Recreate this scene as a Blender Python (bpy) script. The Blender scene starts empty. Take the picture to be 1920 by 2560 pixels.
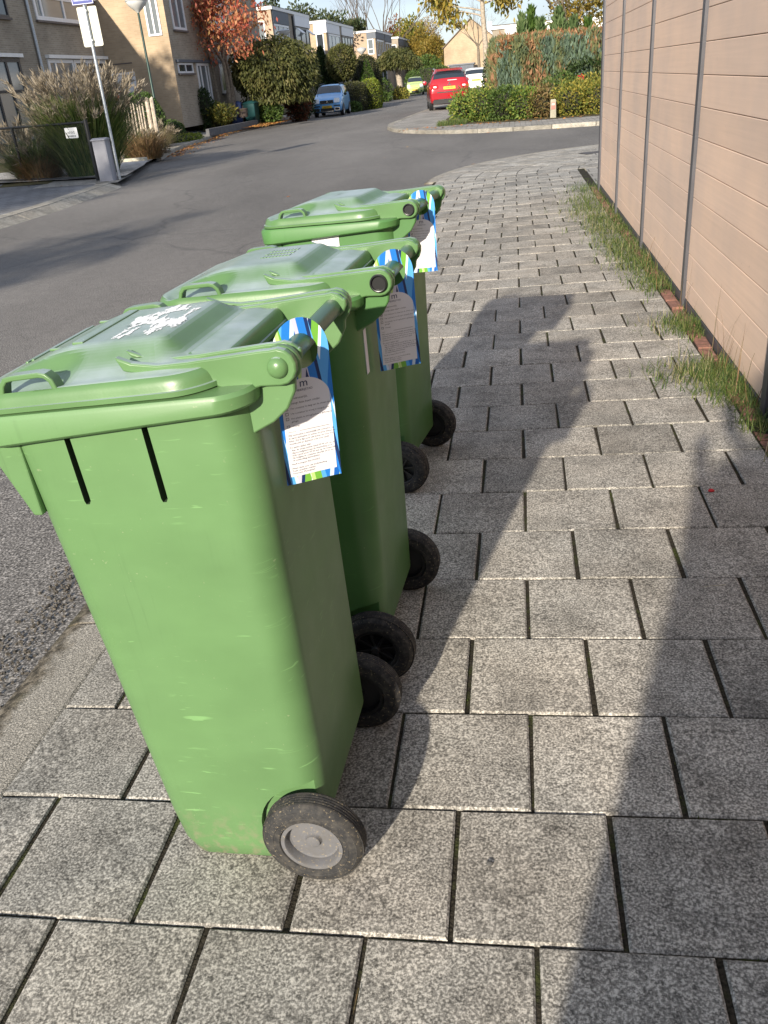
import bpy, bmesh, math, random
import numpy as np
from mathutils import Vector, Matrix

C = bpy.context.scene.collection
R = math.radians
rnd = random.Random(7)

# ------------------------------------------------------------------ camera
CAM = Vector((0.4332, -0.9764, 1.3804))
F_PX, PITCH, ROLL, YAW = 2097.9, 0.4735, -0.0921, -0.1782
_cy, _sy, _cp, _sp = math.cos(YAW), math.sin(YAW), math.cos(PITCH), math.sin(PITCH)
_fw = Vector((_sy * _cp, _cy * _cp, -_sp))
_r0 = Vector((_cy, -_sy, 0))
_u0 = _r0.cross(_fw)
_r = _r0 * math.cos(ROLL) + _u0 * math.sin(ROLL)
_u = _u0 * math.cos(ROLL) - _r0 * math.sin(ROLL)
cd = bpy.data.cameras.new('camera')
cam = bpy.data.objects.new('camera', cd)
C.objects.link(cam)
cam.matrix_world = Matrix(((_r.x, _u.x, -_fw.x, CAM.x), (_r.y, _u.y, -_fw.y, CAM.y), (_r.z, _u.z, -_fw.z, CAM.z), (0, 0, 0, 1)))
cd.sensor_fit = 'HORIZONTAL'
cd.sensor_width = 36
cd.lens = 36 * F_PX / 1920
cd.clip_start, cd.clip_end = 0.01, 2000
bpy.context.scene.camera = cam

# ------------------------------------------------------------------ light
SUN_EL, SUN_AZ = R(21), R(14)          # light travels towards +y, drifting to +x
w = bpy.data.worlds.new('World')
bpy.context.scene.world = w
w.use_nodes = True
nt = w.node_tree
nt.nodes.clear()
sky = nt.nodes.new('ShaderNodeTexSky')
sky.sky_type = 'NISHITA'
sky.sun_disc = False
sky.sun_elevation = SUN_EL
sky.sun_rotation = math.pi + SUN_AZ
sky.air_density, sky.dust_density, sky.ozone_density = 1.1, 0.15, 3.0
tc = nt.nodes.new('ShaderNodeTexCoord')
mp = nt.nodes.new('ShaderNodeMapping')
mp.inputs['Scale'].default_value = (1.6, 1.6, 5.0)
cn = nt.nodes.new('ShaderNodeTexNoise')
cn.inputs['Scale'].default_value = 2.2
cn.inputs['Detail'].default_value = 7
cn.inputs['Roughness'].default_value = .55
cr = nt.nodes.new('ShaderNodeValToRGB')
cr.color_ramp.elements[0].position = .33
cr.color_ramp.elements[0].color = (.62, .62, .62, 1)
cr.color_ramp.elements[1].position = .60
cr.color_ramp.elements[1].color = (.9, .9, .9, 1)
cm = nt.nodes.new('ShaderNodeMixRGB')
cm.inputs['Color2'].default_value = (2.7, 2.95, 3.5, 1)
bg = nt.nodes.new('ShaderNodeBackground')
bg.inputs['Strength'].default_value = 0.118
wo = nt.nodes.new('ShaderNodeOutputWorld')
L = nt.links.new
L(tc.outputs['Generated'], mp.inputs['Vector']); L(mp.outputs['Vector'], cn.inputs['Vector'])
L(cn.outputs['Fac'], cr.inputs['Fac']); L(cr.outputs['Color'], cm.inputs['Fac'])
tint = nt.nodes.new('ShaderNodeMixRGB'); tint.blend_type = 'MULTIPLY'; tint.inputs['Fac'].default_value = 1
tint.inputs['Color2'].default_value = (.86, .90, .97, 1)
L(sky.outputs['Color'], tint.inputs['Color1']); L(tint.outputs['Color'], cm.inputs['Color1']); L(cm.outputs['Color'], bg.inputs['Color']); L(bg.outputs['Background'], wo.inputs['Surface'])

sd = bpy.data.lights.new('sun', 'SUN')
sd.energy, sd.angle, sd.color = 4.2, R(1.0), (1.0, 0.905, 0.765)
sun = bpy.data.objects.new('sun', sd)
C.objects.link(sun)
_ld = Vector((math.sin(SUN_AZ) * math.cos(SUN_EL), math.cos(SUN_AZ) * math.cos(SUN_EL), -math.sin(SUN_EL)))
sun.rotation_euler = _ld.to_track_quat('-Z', 'Y').to_euler()
sun.location = (-3, -12, 9)

vs = bpy.context.scene.view_settings
vs.view_transform, vs.look, vs.gamma, vs.exposure = 'Standard', 'None', 1.0, 1.0
bpy.context.scene.cycles.max_bounces = 6
bpy.context.scene.cycles.use_denoising = True

# ------------------------------------------------------------------ helpers
def tag(o, label=None, cat=None, group=None, kind=None):
    if label: o['label'] = label
    if cat: o['category'] = cat
    if group: o['group'] = group
    if kind: o['kind'] = kind
    return o

def empty(name, loc=(0, 0, 0), rz=0, label=None, cat=None, group=None):
    o = bpy.data.objects.new(name, None)
    o.empty_display_size = .2
    C.objects.link(o)
    o.location = loc
    o.rotation_euler = (0, 0, rz)
    return tag(o, label, cat, group)

class MB:
    def __init__(s):
        s.v, s.f, s.m = [], [], []
    def add(s, vs_, fs, mi=0):
        n = len(s.v)
        s.v += [tuple(p) for p in vs_]
        s.f += [tuple(i + n for i in f) for f in fs]
        s.m += [mi] * len(fs)
        return s
    def box(s, c, d, mi=0, M=None):
        x, y, z = d[0] / 2, d[1] / 2, d[2] / 2
        P = [Vector((sx * x, sy * y, sz * z)) for sz in (-1, 1) for sy in (-1, 1) for sx in (-1, 1)]
        if M is not None: P = [M @ p for p in P]
        P = [p + Vector(c) for p in P]
        return s.add(P, [(0, 2, 3, 1), (4, 5, 7, 6), (0, 1, 5, 4), (2, 6, 7, 3), (0, 4, 6, 2), (1, 3, 7, 5)], mi)
    def bb(s, x0, x1, y0, y1, z0, z1, mi=0):
        return s.box(((x0 + x1) / 2, (y0 + y1) / 2, (z0 + z1) / 2), (x1 - x0, y1 - y0, z1 - z0), mi)
    def tube(s, pts, rad, n=8, mi=0, cap=True):
        pts = [Vector(p) for p in pts]
        if not hasattr(rad, '__len__'): rad = [rad] * len(pts)
        vs_, fs = [], []
        up = Vector((0, 0, 1))
        prev = None
        for i, p in enumerate(pts):
            t = (pts[min(i + 1, len(pts) - 1)] - pts[max(i - 1, 0)])
            t = t.normalized() if t.length > 1e-9 else Vector((0, 0, 1))
            if prev is None:
                a = t.cross(up)
                if a.length < 1e-3: a = t.cross(Vector((1, 0, 0)))
            else:
                a = prev - t * prev.dot(t)
            a.normalize(); prev = a
            b = t.cross(a)
            for k in range(n):
                g = 2 * math.pi * k / n
                vs_.append(p + (a * math.cos(g) + b * math.sin(g)) * rad[i])
        for i in range(len(pts) - 1):
            for k in range(n):
                k2 = (k + 1) % n
                fs.append((i * n + k, (i + 1) * n + k, (i + 1) * n + k2, i * n + k2))
        if cap:
            fs.append(tuple(range(n)))
            fs.append(tuple((len(pts) - 1) * n + k for k in reversed(range(n))))
        return s.add(vs_, fs, mi)
    def lathe(s, prof, n=32, axis='z', c=(0, 0, 0), mi=0, closed=False):
        vs_, fs = [], []
        for (r, h) in prof:
            for k in range(n):
                g = 2 * math.pi * k / n
                a, b = r * math.cos(g), r * math.sin(g)
                p = {'z': (a, b, h), 'y': (a, h, -b), 'x': (h, a, b)}[axis]
                vs_.append((p[0] + c[0], p[1] + c[1], p[2] + c[2]))
        m = len(prof)
        for i in range(m if closed else m - 1):
            j = (i + 1) % m
            for k in range(n):
                k2 = (k + 1) % n
                fs.append((i * n + k, i * n + k2, j * n + k2, j * n + k))
        return s.add(vs_, fs, mi)
    def prism(s, poly, lo, hi, axis='z', mi=0):
        n = len(poly)
        def P(a, b, h): return {'z': (a, b, h), 'y': (a, h, b), 'x': (h, a, b)}[axis]
        vs_ = [P(a, b, lo) for a, b in poly] + [P(a, b, hi) for a, b in poly]
        fs = [tuple(range(n)), tuple(range(2 * n - 1, n - 1, -1))]
        fs += [(i, i + n, (i + 1) % n + n, (i + 1) % n) for i in range(n)]
        return s.add(vs_, fs, mi)
    def obj(s, name, mats, parent=None, smooth=None, bevel=0, fixn=True, segs=2):
        me = bpy.data.meshes.new(name)
        me.from_pydata(s.v, [], s.f)
        if not isinstance(mats, (list, tuple)): mats = [mats]
        for m in mats: me.materials.append(m)
        me.polygons.foreach_set('material_index', s.m)
        if fixn:
            b = bmesh.new(); b.from_mesh(me)
            bmesh.ops.recalc_face_normals(b, faces=b.faces)
            b.to_mesh(me); b.free()
        me.update()
        if smooth is not None:
            me.shade_smooth()
            me.set_sharp_from_angle(angle=R(smooth))
        o = bpy.data.objects.new(name, me)
        C.objects.link(o)
        if parent: o.parent = parent
        if bevel:
            md = o.modifiers.new('bevel', 'BEVEL')
            md.width, md.segments, md.limit_method, md.angle_limit = bevel, segs, 'ANGLE', R(35)
            md.harden_normals = False
        return o

def baked(o):
    """replace an object's mesh by its evaluated one and drop its modifiers"""
    dg = bpy.context.evaluated_depsgraph_get()
    me = bpy.data.meshes.new_from_object(o.evaluated_get(dg))
    o.modifiers.clear()
    o.data = me
    return o

# ------------------------------------------------------------------ materials
def lin(r, g, b):
    f = lambda c: c / 255 / 12.92 if c <= 10.3 else ((c / 255 + .055) / 1.055) ** 2.4
    return (f(r), f(g), f(b))

class NT:
    def __init__(s, name):
        s.mat = bpy.data.materials.new(name)
        s.mat.use_nodes = True
        s.t = s.mat.node_tree
        s.b = s.t.nodes['Principled BSDF']
    def n(s, typ, **k):
        nd = s.t.nodes.new(typ)
        for a, v in k.items():
            if a in nd.inputs: nd.inputs[a].default_value = v
            else: setattr(nd, a, v)
        return nd
    def l(s, a, b): s.t.links.new(a, b)
    def coord(s, scale=None, kind='Object'):
        c = s.n('ShaderNodeTexCoord').outputs[kind]
        if scale is not None:
            m = s.n('ShaderNodeMapping'); m.inputs['Scale'].default_value = scale
            s.l(c, m.inputs['Vector']); c = m.outputs['Vector']
        return c
    def noise(s, co, scale, detail=3, rough=.55, dist=0):
        n = s.n('ShaderNodeTexNoise'); n.inputs['Scale'].default_value = scale
        n.inputs['Detail'].default_value = detail; n.inputs['Roughness'].default_value = rough
        n.inputs['Distortion'].default_value = dist
        s.l(co, n.inputs['Vector']); return n.outputs['Fac']
    def ramp(s, fac, stops, interp='LINEAR'):
        r = s.n('ShaderNodeValToRGB'); r.color_ramp.interpolation = interp
        e = r.color_ramp.elements
        while len(e) < len(stops): e.new(.5)
        for el, (p, c) in zip(e, stops):
            el.position = p
            el.color = (c, c, c, 1) if not hasattr(c, '__len__') else (*c[:3], 1)
        s.l(fac, r.inputs['Fac']); return r.outputs['Color']
    def mix(s, fac, a, b, mode='MIX'):
        m = s.n('ShaderNodeMixRGB'); m.blend_type = mode
        for i, v in (('Fac', fac), ('Color1', a), ('Color2', b)):
            if hasattr(v, 'links') or hasattr(v, 'is_linked'): s.l(v, m.inputs[i])
            else: m.inputs[i].default_value = v if i == 'Fac' else (*v[:3], 1)
        return m.outputs['Color']
    def math(s, op, a, b=None):
        m = s.n('ShaderNodeMath'); m.operation = op
        for i, v in ((0, a), (1, b)):
            if v is None: continue
            if hasattr(v, 'is_linked'): s.l(v, m.inputs[i])
            else: m.inputs[i].default_value = v
        return m.outputs[0]
    def sep(s, co):
        x = s.n('ShaderNodeSeparateXYZ'); s.l(co, x.inputs[0]); return x.outputs
    def comb(s, x, y, z):
        c = s.n('ShaderNodeCombineXYZ')
        for i, v in enumerate((x, y, z)):
            if hasattr(v, 'is_linked'): s.l(v, c.inputs[i])
            else: c.inputs[i].default_value = v
        return c.outputs[0]
    def island(s): return s.n('ShaderNodeNewGeometry').outputs['Random Per Island']
    def objrnd(s): return s.n('ShaderNodeObjectInfo').outputs['Random']
    def bump(s, h, strength=.3, dist=.01):
        b = s.n('ShaderNodeBump'); b.inputs['Strength'].default_value = strength; b.inputs['Distance'].default_value = dist
        s.l(h, b.inputs['Height']); s.l(b.outputs['Normal'], s.b.inputs['Normal'])
    def done(s, col=None, rough=.6, metal=0, spec=.5):
        if col is not None:
            if hasattr(col, 'is_linked'): s.l(col, s.b.inputs['Base Color'])
            else: s.b.inputs['Base Color'].default_value = (*col[:3], 1)
        if hasattr(rough, 'is_linked'): s.l(rough, s.b.inputs['Roughness'])
        else: s.b.inputs['Roughness'].default_value = rough
        s.b.inputs['Metallic'].default_value = metal
        s.b.inputs['Specular IOR Level'].default_value = spec
        return s.mat

def sc(c, k): return tuple(min(1, x * k) for x in c)

def plain(name, c, rough=.6, metal=0, var=.12, scale=6, bump=0, bscale=80, spec=.5, coat=0):
    t = NT(name)
    co = t.coord()
    f = t.noise(co, scale, 4)
    col = t.mix(t.ramp(f, [(.3, 0), (.7, 1)]), sc(c, 1 - var), sc(c, 1 + var))
    if bump:
        t.bump(t.noise(co, bscale, 3), bump, .004)
    if coat: t.b.inputs['Coat Weight'].default_value = coat
    return t.done(col, rough, metal, spec)

def leafmat(name, cols, transl=.35, rough=.6, blotch=None):
    """leaves: one tone per leaf, drawn from a ramp of leaf colours"""
    t = NT(name)
    n = len(cols)
    fac = t.island()
    if blotch:
        co = t.coord()
        b = t.ramp(t.noise(co, blotch, 3), [(.36, 0), (.64, 1)])
        m = t.n('ShaderNodeMath', operation='MULTIPLY_ADD')
        t.l(fac, m.inputs[0]); m.inputs[1].default_value = .5
        s_ = t.math('MULTIPLY', b, .5); t.l(s_, m.inputs[2]); fac = m.outputs[0]
    col = t.ramp(fac, [((i + .5) / n, c) for i, c in enumerate(cols)])
    t.done(col, rough, 0, .35)
    tr = t.n('ShaderNodeBsdfTranslucent')
    t.l(col, tr.inputs['Color'])
    mx = t.n('ShaderNodeMixShader'); mx.inputs[0].default_value = transl
    out = t.t.nodes['Material Output']
    t.l(t.b.outputs[0], mx.inputs[1]); t.l(tr.outputs[0], mx.inputs[2]); t.l(mx.outputs[0], out.inputs['Surface'])
    return t.mat

def glassy(name, c=(.02, .025, .03), rough=.06):
    t = NT(name)
    return t.done(c, rough, 0, .9)

def brickmat(name, c1, c2, mortar):
    t = NT(name)
    o = t.sep(t.coord())
    u = t.math('ADD', o[0], o[1])
    v = t.comb(u, o[2], 0)
    br = t.n('ShaderNodeTexBrick', Scale=1.0)
    br.inputs['Color1'].default_value = (*c1, 1); br.inputs['Color2'].default_value = (*c2, 1); br.inputs['Mortar'].default_value = (*mortar, 1)
    br.inputs['Brick Width'].default_value = .22; br.inputs['Row Height'].default_value = .065; br.inputs['Mortar Size'].default_value = .008
    t.l(v, br.inputs['Vector'])
    f = t.ramp(t.noise(t.coord(), .9, 4), [(.3, .8), (.7, 1.12)])
    col = t.mix(1.0, br.outputs['Color'], f, 'MULTIPLY')
    return t.done(col, .85, 0, .3)

# pavement slabs of washed concrete
def slab_material(name, base, k=1.0):
    t = NT(name)
    co = t.coord()
    fine = t.noise(co, 190, 2, .65)
    mid = t.noise(co, 60, 3, .65)
    big = t.noise(co, 5.5, 4, .6)
    agg = t.ramp(fine, [(.37, sc(base, .22)), (.47, sc(base, .74)), (.53, sc(base, 1.12)), (.62, sc(base, 2.3))])
    agg2 = t.mix(.34, agg, t.ramp(mid, [(.36, sc(base, .42)), (.64, sc(base, 1.65))]))
    blot = t.ramp(big, [(.30, .66), (.5, 1.0), (.72, 1.2)])
    col = t.mix(1.0, agg2, blot, 'MULTIPLY')
    per = t.ramp(t.island(), [(0, .72), (.12, .86), (.5, .98), (.93, 1.10), (1, 1.35)])
    col = t.mix(1.0, col, per, 'MULTIPLY')
    st = t.ramp(t.noise(co, 17, 4, .65), [(.60, 0), (.74, 1)])
    col = t.mix(t.math('MULTIPLY', st, .38), col, sc(base, .38))
    wd = t.ramp(t.noise(co, 26, 3, .6), [(.70, 0), (.78, 1)])
    col = t.mix(t.math('MULTIPLY', wd, .30), col, sc(base, 2.0))
    warm = t.ramp(t.noise(co, 2.2, 3), [(.35, (1.0, .985, .96)), (.65, (.97, .99, 1.0))])
    col = t.mix(1.0, col, warm, 'MULTIPLY')
    t.bump(t.mix(.5, fine, mid), .55, .003)
    return t.done(col, .92, 0, .25)

M = {}
M['slab'] = slab_material('paving_slab', (.268, .252, .226))
M['kerb'] = slab_material('kerb_concrete', (.26, .24, .205))

def joint_material():
    t = NT('joint_soil')
    co = t.coord()
    moss = t.ramp(t.noise(co, 7, 4, .65), [(.52, 0), (.66, .8)])
    soil = t.ramp(t.noise(co, 160, 2), [(.3, (.012, .011, .008)), (.7, (.05, .043, .032))])
    green = t.ramp(t.noise(co, 220, 2), [(.3, (.020, .026, .009)), (.7, (.07, .085, .022))])
    t.bump(t.noise(co, 200, 2), .8, .004)
    return t.done(t.mix(moss, soil, green), .95, 0, .1)
M['joint'] = joint_material()

def asphalt():
    t = NT('asphalt')
    co = t.coord()
    fine = t.noise(co, 120, 2, .65)
    grit = t.ramp(fine, [(.34, (.033, .030, .027)), (.47, (.112, .105, .097)), (.56, (.180, .168, .155)), (.67, (.40, .375, .345))])
    med = t.ramp(t.noise(co, 14, 4), [(.3, .86), (.7, 1.1)])
    big = t.ramp(t.noise(t.coord((.35, .12, 1)), 1.0, 4), [(.32, .70), (.68, 1.20)])
    col = t.mix(1.0, t.mix(1.0, grit, med, 'MULTIPLY'), big, 'MULTIPLY')
    # thin sealed cracks
    d = t.n('ShaderNodeTexVoronoi'); d.feature = 'DISTANCE_TO_EDGE'; d.inputs['Scale'].default_value = .16
    wv = t.n('ShaderNodeVectorMath'); wv.operation = 'ADD'
    nz = t.n('ShaderNodeTexNoise'); nz.inputs['Scale'].default_value = .8; t.l(co, nz.inputs['Vector'])
    t.l(co, wv.inputs[0]); t.l(nz.outputs['Color'], wv.inputs[1]); t.l(wv.outputs[0], d.inputs['Vector'])
    crack = t.ramp(d.outputs['Distance'], [(.0018, 1), (.0045, 0)])
    col = t.mix(t.math('MULTIPLY', crack, .38), col, (.03, .03, .032))
    t.bump(fine, .5, .006)
    return t.done(col, .88, 0, .35)
M['asphalt'] = asphalt()

def bin_plastic(name, base, dirt=1.0):
    t = NT(name)
    co = t.coord()
    f = t.ramp(t.noise(co, 4, 4), [(.3, .90), (.7, 1.08)])
    col = t.mix(1.0, base, f, 'MULTIPLY')
    # pale scratches
    sx = t.noise(t.coord((14, 14, 120)), 1.0, 2, .5, .6)
    msk = t.noise(co, 7, 3)
    scr = t.math('MULTIPLY', t.ramp(sx, [(.655, 0), (.70, 1)]), t.ramp(msk, [(.46, 0), (.58, 1)]))
    col = t.mix(t.math('MULTIPLY', scr, .42 * dirt), col, sc(base, 2.3))
    sy = t.noise(t.coord((90, 90, 5)), 1.0, 3, .6)
    run = t.math('MULTIPLY', t.ramp(sy, [(.56, 0), (.72, 1)]), t.ramp(t.noise(co, 3, 3), [(.45, 0), (.65, 1)]))
    col = t.mix(t.math('MULTIPLY', run, .30 * dirt), col, sc(base, .55))
    dots = t.math('MULTIPLY', t.ramp(t.noise(co, 130, 2), [(.70, 0), (.745, 1)]), t.ramp(t.noise(co, 11, 2), [(.5, 0), (.62, 1)]))
    col = t.mix(t.math('MULTIPLY', dots, .5 * dirt), col, (.30, .33, .20))
    haze = t.ramp(t.noise(t.coord((2.5, 2.5, 6)), 1.0, 4), [(.40, 0), (.7, 1)])
    col = t.mix(t.math('MULTIPLY', haze, .22), col, sc(base, 1.7))
    # mud splashes near the foot
    z = t.sep(co)[2]
    low = t.ramp(z, [(.0, 1), (.16, 0)])
    mud = t.math('MULTIPLY', low, t.ramp(t.noise(co, 45, 4), [(.48, 0), (.66, 1)]))
    col = t.mix(t.math('MULTIPLY', mud, .8), col, (.22, .19, .13))
    t.bump(t.noise(co, 300, 2), .06, .001)
    rg = t.ramp(t.noise(co, 6, 3), [(.3, .36), (.7, .48)])
    return t.done(col, rg, 0, .5)
GREEN = (.096, .188, .072)
M['green'] = bin_plastic('green_plastic', GREEN)
M['green2'] = bin_plastic('green_plastic_newer', (.058, .150, .042), .5)
def lid_plastic(name, base):
    t = NT(name)
    co = t.coord()
    f = t.ramp(t.noise(co, 5, 4), [(.3, .88), (.7, 1.1)])
    col = t.mix(1.0, base, f, 'MULTIPLY')
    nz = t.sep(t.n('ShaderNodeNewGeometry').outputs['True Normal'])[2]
    chalk_sky = t.math('MULTIPLY', t.ramp(nz, [(.85, 0), (.98, 1)]), t.ramp(t.noise(co, 7, 4, .6), [(.32, .35), (.62, .95)]))  # upturned faces: chalky bleaching plus sky reflection put into the colour
    col = t.mix(t.math('MULTIPLY', chalk_sky, .88), col, (.35, .42, .43))
    t.bump(t.noise(co, 240, 2), .08, .001)
    return t.done(col, t.ramp(t.noise(co, 9, 3), [(.3, .26), (.7, .42)]), 0, .5)
M['lid'] = lid_plastic('bleached_sky_lid', GREEN)
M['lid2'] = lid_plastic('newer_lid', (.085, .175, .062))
M['groove'] = plain('shaded_slot', (.03, .055, .022), .8)  # dark colour stands in for the shade deep inside the side slots
def rubber(name, base):
    t = NT(name)
    co = t.coord()
    dust = t.ramp(t.noise(co, 60, 4, .7), [(.42, 0), (.72, 1)])
    spk = t.ramp(t.noise(co, 180, 2), [(.62, 0), (.70, 1)])
    col = t.mix(t.math('MULTIPLY', dust, .5), base, (.10, .09, .075))
    col = t.mix(t.math('MULTIPLY', spk, .6), col, (.3, .24, .15))
    t.bump(t.noise(co, 150, 3), .2, .002)
    return t.done(col, .75, 0, .4)
M['tyre'] = rubber('dusty_tyre', (.022, .022, .023))
M['tyre_b'] = rubber('black_tyre', (.012, .012, .014))
M['hub'] = rubber('grey_hub', (.12, .12, .127))
M['hub_b'] = plain('black_hub', (.012, .012, .013), .45)
M['black'] = plain('black_plastic', (.012, .012, .013), .35)
M['white'] = plain('white_card', (.66, .645, .67), .5, var=.02)
M['ink'] = plain('print_ink', (.03, .03, .04), .6)
M['ink_soft'] = plain('print_ink_grey', (.045, .045, .055), .6)
M['paint_white'] = plain('white_paint', (.75, .75, .74), .4, var=.05)
M['residue'] = plain('white_label_residue', (.78, .79, .78), .5, var=.08)

def board():
    t = NT('composite_board')
    co = t.coord()
    st = t.noise(t.coord((40, 1.2, 60)), 1.0, 4, .6)
    bl = t.noise(co, 1.6, 4)
    fn = t.noise(co, 120, 2)
    base = (.66, .49, .375)
    col = t.ramp(st, [(.3, sc(base, .95)), (.7, sc(base, 1.04))])
    col = t.mix(1.0, col, t.ramp(bl, [(.3, (.86, .88, .92)), (.7, (1.06, 1.03, 1.0))]), 'MULTIPLY')
    col = t.mix(1.0, col, t.ramp(t.island(), [(0, .95), (1, 1.05)]), 'MULTIPLY')
    spots = t.ramp(t.noise(co, 30, 3), [(.70, 0), (.76, 1)])
    col = t.mix(t.math('MULTIPLY', spots, .25), col, (.25, .17, .13))
    t.bump(t.mix(.5, st, fn), .12, .003)
    return t.done(col, .62, 0, .4)
M['board'] = board()
M['alu'] = plain('anthracite_aluminium', (.075, .075, .085), .45, .3)
M['steel'] = plain('galvanised_steel', (.42, .45, .48), .42, .7, var=.2, scale=25)
M['edge_brick'] = plain('edging_brick', (.22, .105, .075), .9, var=.35, scale=30, bump=.4)
M['wall_tan'] = brickmat('tan_brick', (.38, .28, .18), (.44, .33, .215), (.40, .32, .23))
M['wall_tan2'] = brickmat('brown_brick', (.40, .29, .20), (.46, .34, .235), (.42, .34, .26))
M['wall_grey'] = brickmat('weathered_brick', (.27, .225, .17), (.34, .29, .22), (.36, .32, .27))
M['frame_w'] = plain('white_frame', (.74, .74, .75), .4, var=.03)
M['frame_d'] = plain('dark_frame', (.018, .02, .025), .4)
M['glass'] = glassy('window_glass', (.035, .042, .05))
M['glass_l'] = glassy('curtained_glass', (.16, .18, .19), .1)
M['panel_g'] = plain('grey_cladding', (.10, .115, .14), .6)
M['panel_w'] = plain('white_cladding', (.72, .73, .76), .5, var=.04)
M['fascia'] = plain('roof_fascia', (.76, .75, .73), .5, var=.05)
M['roof'] = plain('roof_covering', (.10, .095, .09), .9, var=.2)
M['pole_green'] = plain('dark_green_metal', (.022, .05, .042), .4, .2)
M['globe'] = plain('milky_lamp_shade', (.66, .66, .64), .25, var=.05)
M['cabinet'] = plain('grey_cabinet', (.30, .30, .33), .6, var=.08)
M['bark'] = plain('grey_bark', (.17, .14, .105), .9, var=.4, scale=14, bump=.7, bscale=40)
M['bark_d'] = plain('dark_bark', (.10, .075, .055), .9, var=.4, scale=14)
M['bark_pale'] = plain('pale_bark', (.34, .29, .23), .9, var=.35, scale=12, bump=.5, bscale=30)
M['wood'] = plain('weathered_stakes', (.46, .39, .31), .9, var=.3, scale=12)
def soil():
    t = NT('garden_soil')
    co = t.coord()
    col = t.ramp(t.noise(co, 8, 5), [(.3, (.05, .042, .03)), (.5, (.085, .08, .04)), (.7, (.13, .11, .075))])
    t.bump(t.noise(co, 20, 4), .8, .03)
    return t.done(col, .95, 0, .1)
M['soil'] = soil()
def pave_far(name, base):
    t = NT(name)
    co = t.coord()
    br = t.n('ShaderNodeTexBrick', Scale=1.0)
    br.inputs['Color1'].default_value = (*sc(base, .9), 1); br.inputs['Color2'].default_value = (*sc(base, 1.1), 1); br.inputs['Mortar'].default_value = (*sc(base, .45), 1)
    br.inputs['Brick Width'].default_value = .3; br.inputs['Row Height'].default_value = .3; br.inputs['Mortar Size'].default_value = .012
    t.l(co, br.inputs['Vector'])
    f = t.ramp(t.noise(co, 1.3, 4), [(.3, .75), (.7, 1.18)])
    sp = t.ramp(t.noise(co, 90, 2), [(.3, .75), (.7, 1.25)])
    return t.done(t.mix(1.0, t.mix(1.0, br.outputs['Color'], f, 'MULTIPLY'), sp, 'MULTIPLY'), .9, 0, .25)
M['pave_far'] = pave_far('far_paving', (.27, .255, .23))
M['pave_drive'] = pave_far('driveway_paving', (.17, .17, .175))
M['plate_y'] = plain('yellow_plate', (.72, .46, .02), .4, var=.04)

def S(x, y):
    """pavement surface height"""
    return .0183 * x - .0043 * max(-8, min(y, 16))
ROAD = -.10
# ================================================================== SETTING
T = .305
def sheet(name, polys, mat, z, kind='structure'):
    m = MB()
    for p in polys:
        m.add([(x, y, z) for x, y in p], [tuple(range(len(p)))])
    return tag(m.obj(name, mat), kind=kind)

gm = NT('grassy_ground')
_co = gm.coord()
M['ground'] = gm.done(gm.ramp(gm.noise(_co, .6, 5), [(.3, (.05, .06, .025)), (.7, (.10, .10, .05))]), .95, 0, .1)
sheet('ground', [[(-900, -900), (900, -900), (900, 900), (-900, 900)]], M['ground'], -.135)

_p = sheet('pavement', [[(1.47, 8.6), (12, 8.6), (12, 16.4), (2.0, 16.5), (1.47, 13)]], M['pave_far'], -.03)
# road: one sheet of asphalt with a slight rise against the near kerb
def road_sheet():
    m = MB()
    xs = [-30, -14, -10, -7, -4, -2.2, -1.6, -1.3, -1.1, -.9, 0, 3, 10, 40]
    ys = [-30, -8, 0, 2, 4, 7, 10, 14, 18, 24, 35, 60, 120, 260]
    V, Fc = [], []
    for y in ys:
        for x in xs:
            near = max(0, min(1, (x + 2.2) / 1.2)) * max(0, min(1, (9 - y) / 5))
            V.append((x, y, ROAD + .055 * near * (1 if x < 0 else 0)))
    nx = len(xs)
    for j in range(len(ys) - 1):
        for i in range(nx - 1):
            Fc.append((j * nx + i, j * nx + i + 1, (j + 1) * nx + i + 1, (j + 1) * nx + i))
    m.add(V, Fc)
    return tag(m.obj('road', M['asphalt'], smooth=40), kind='structure')
road_sheet()

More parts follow.
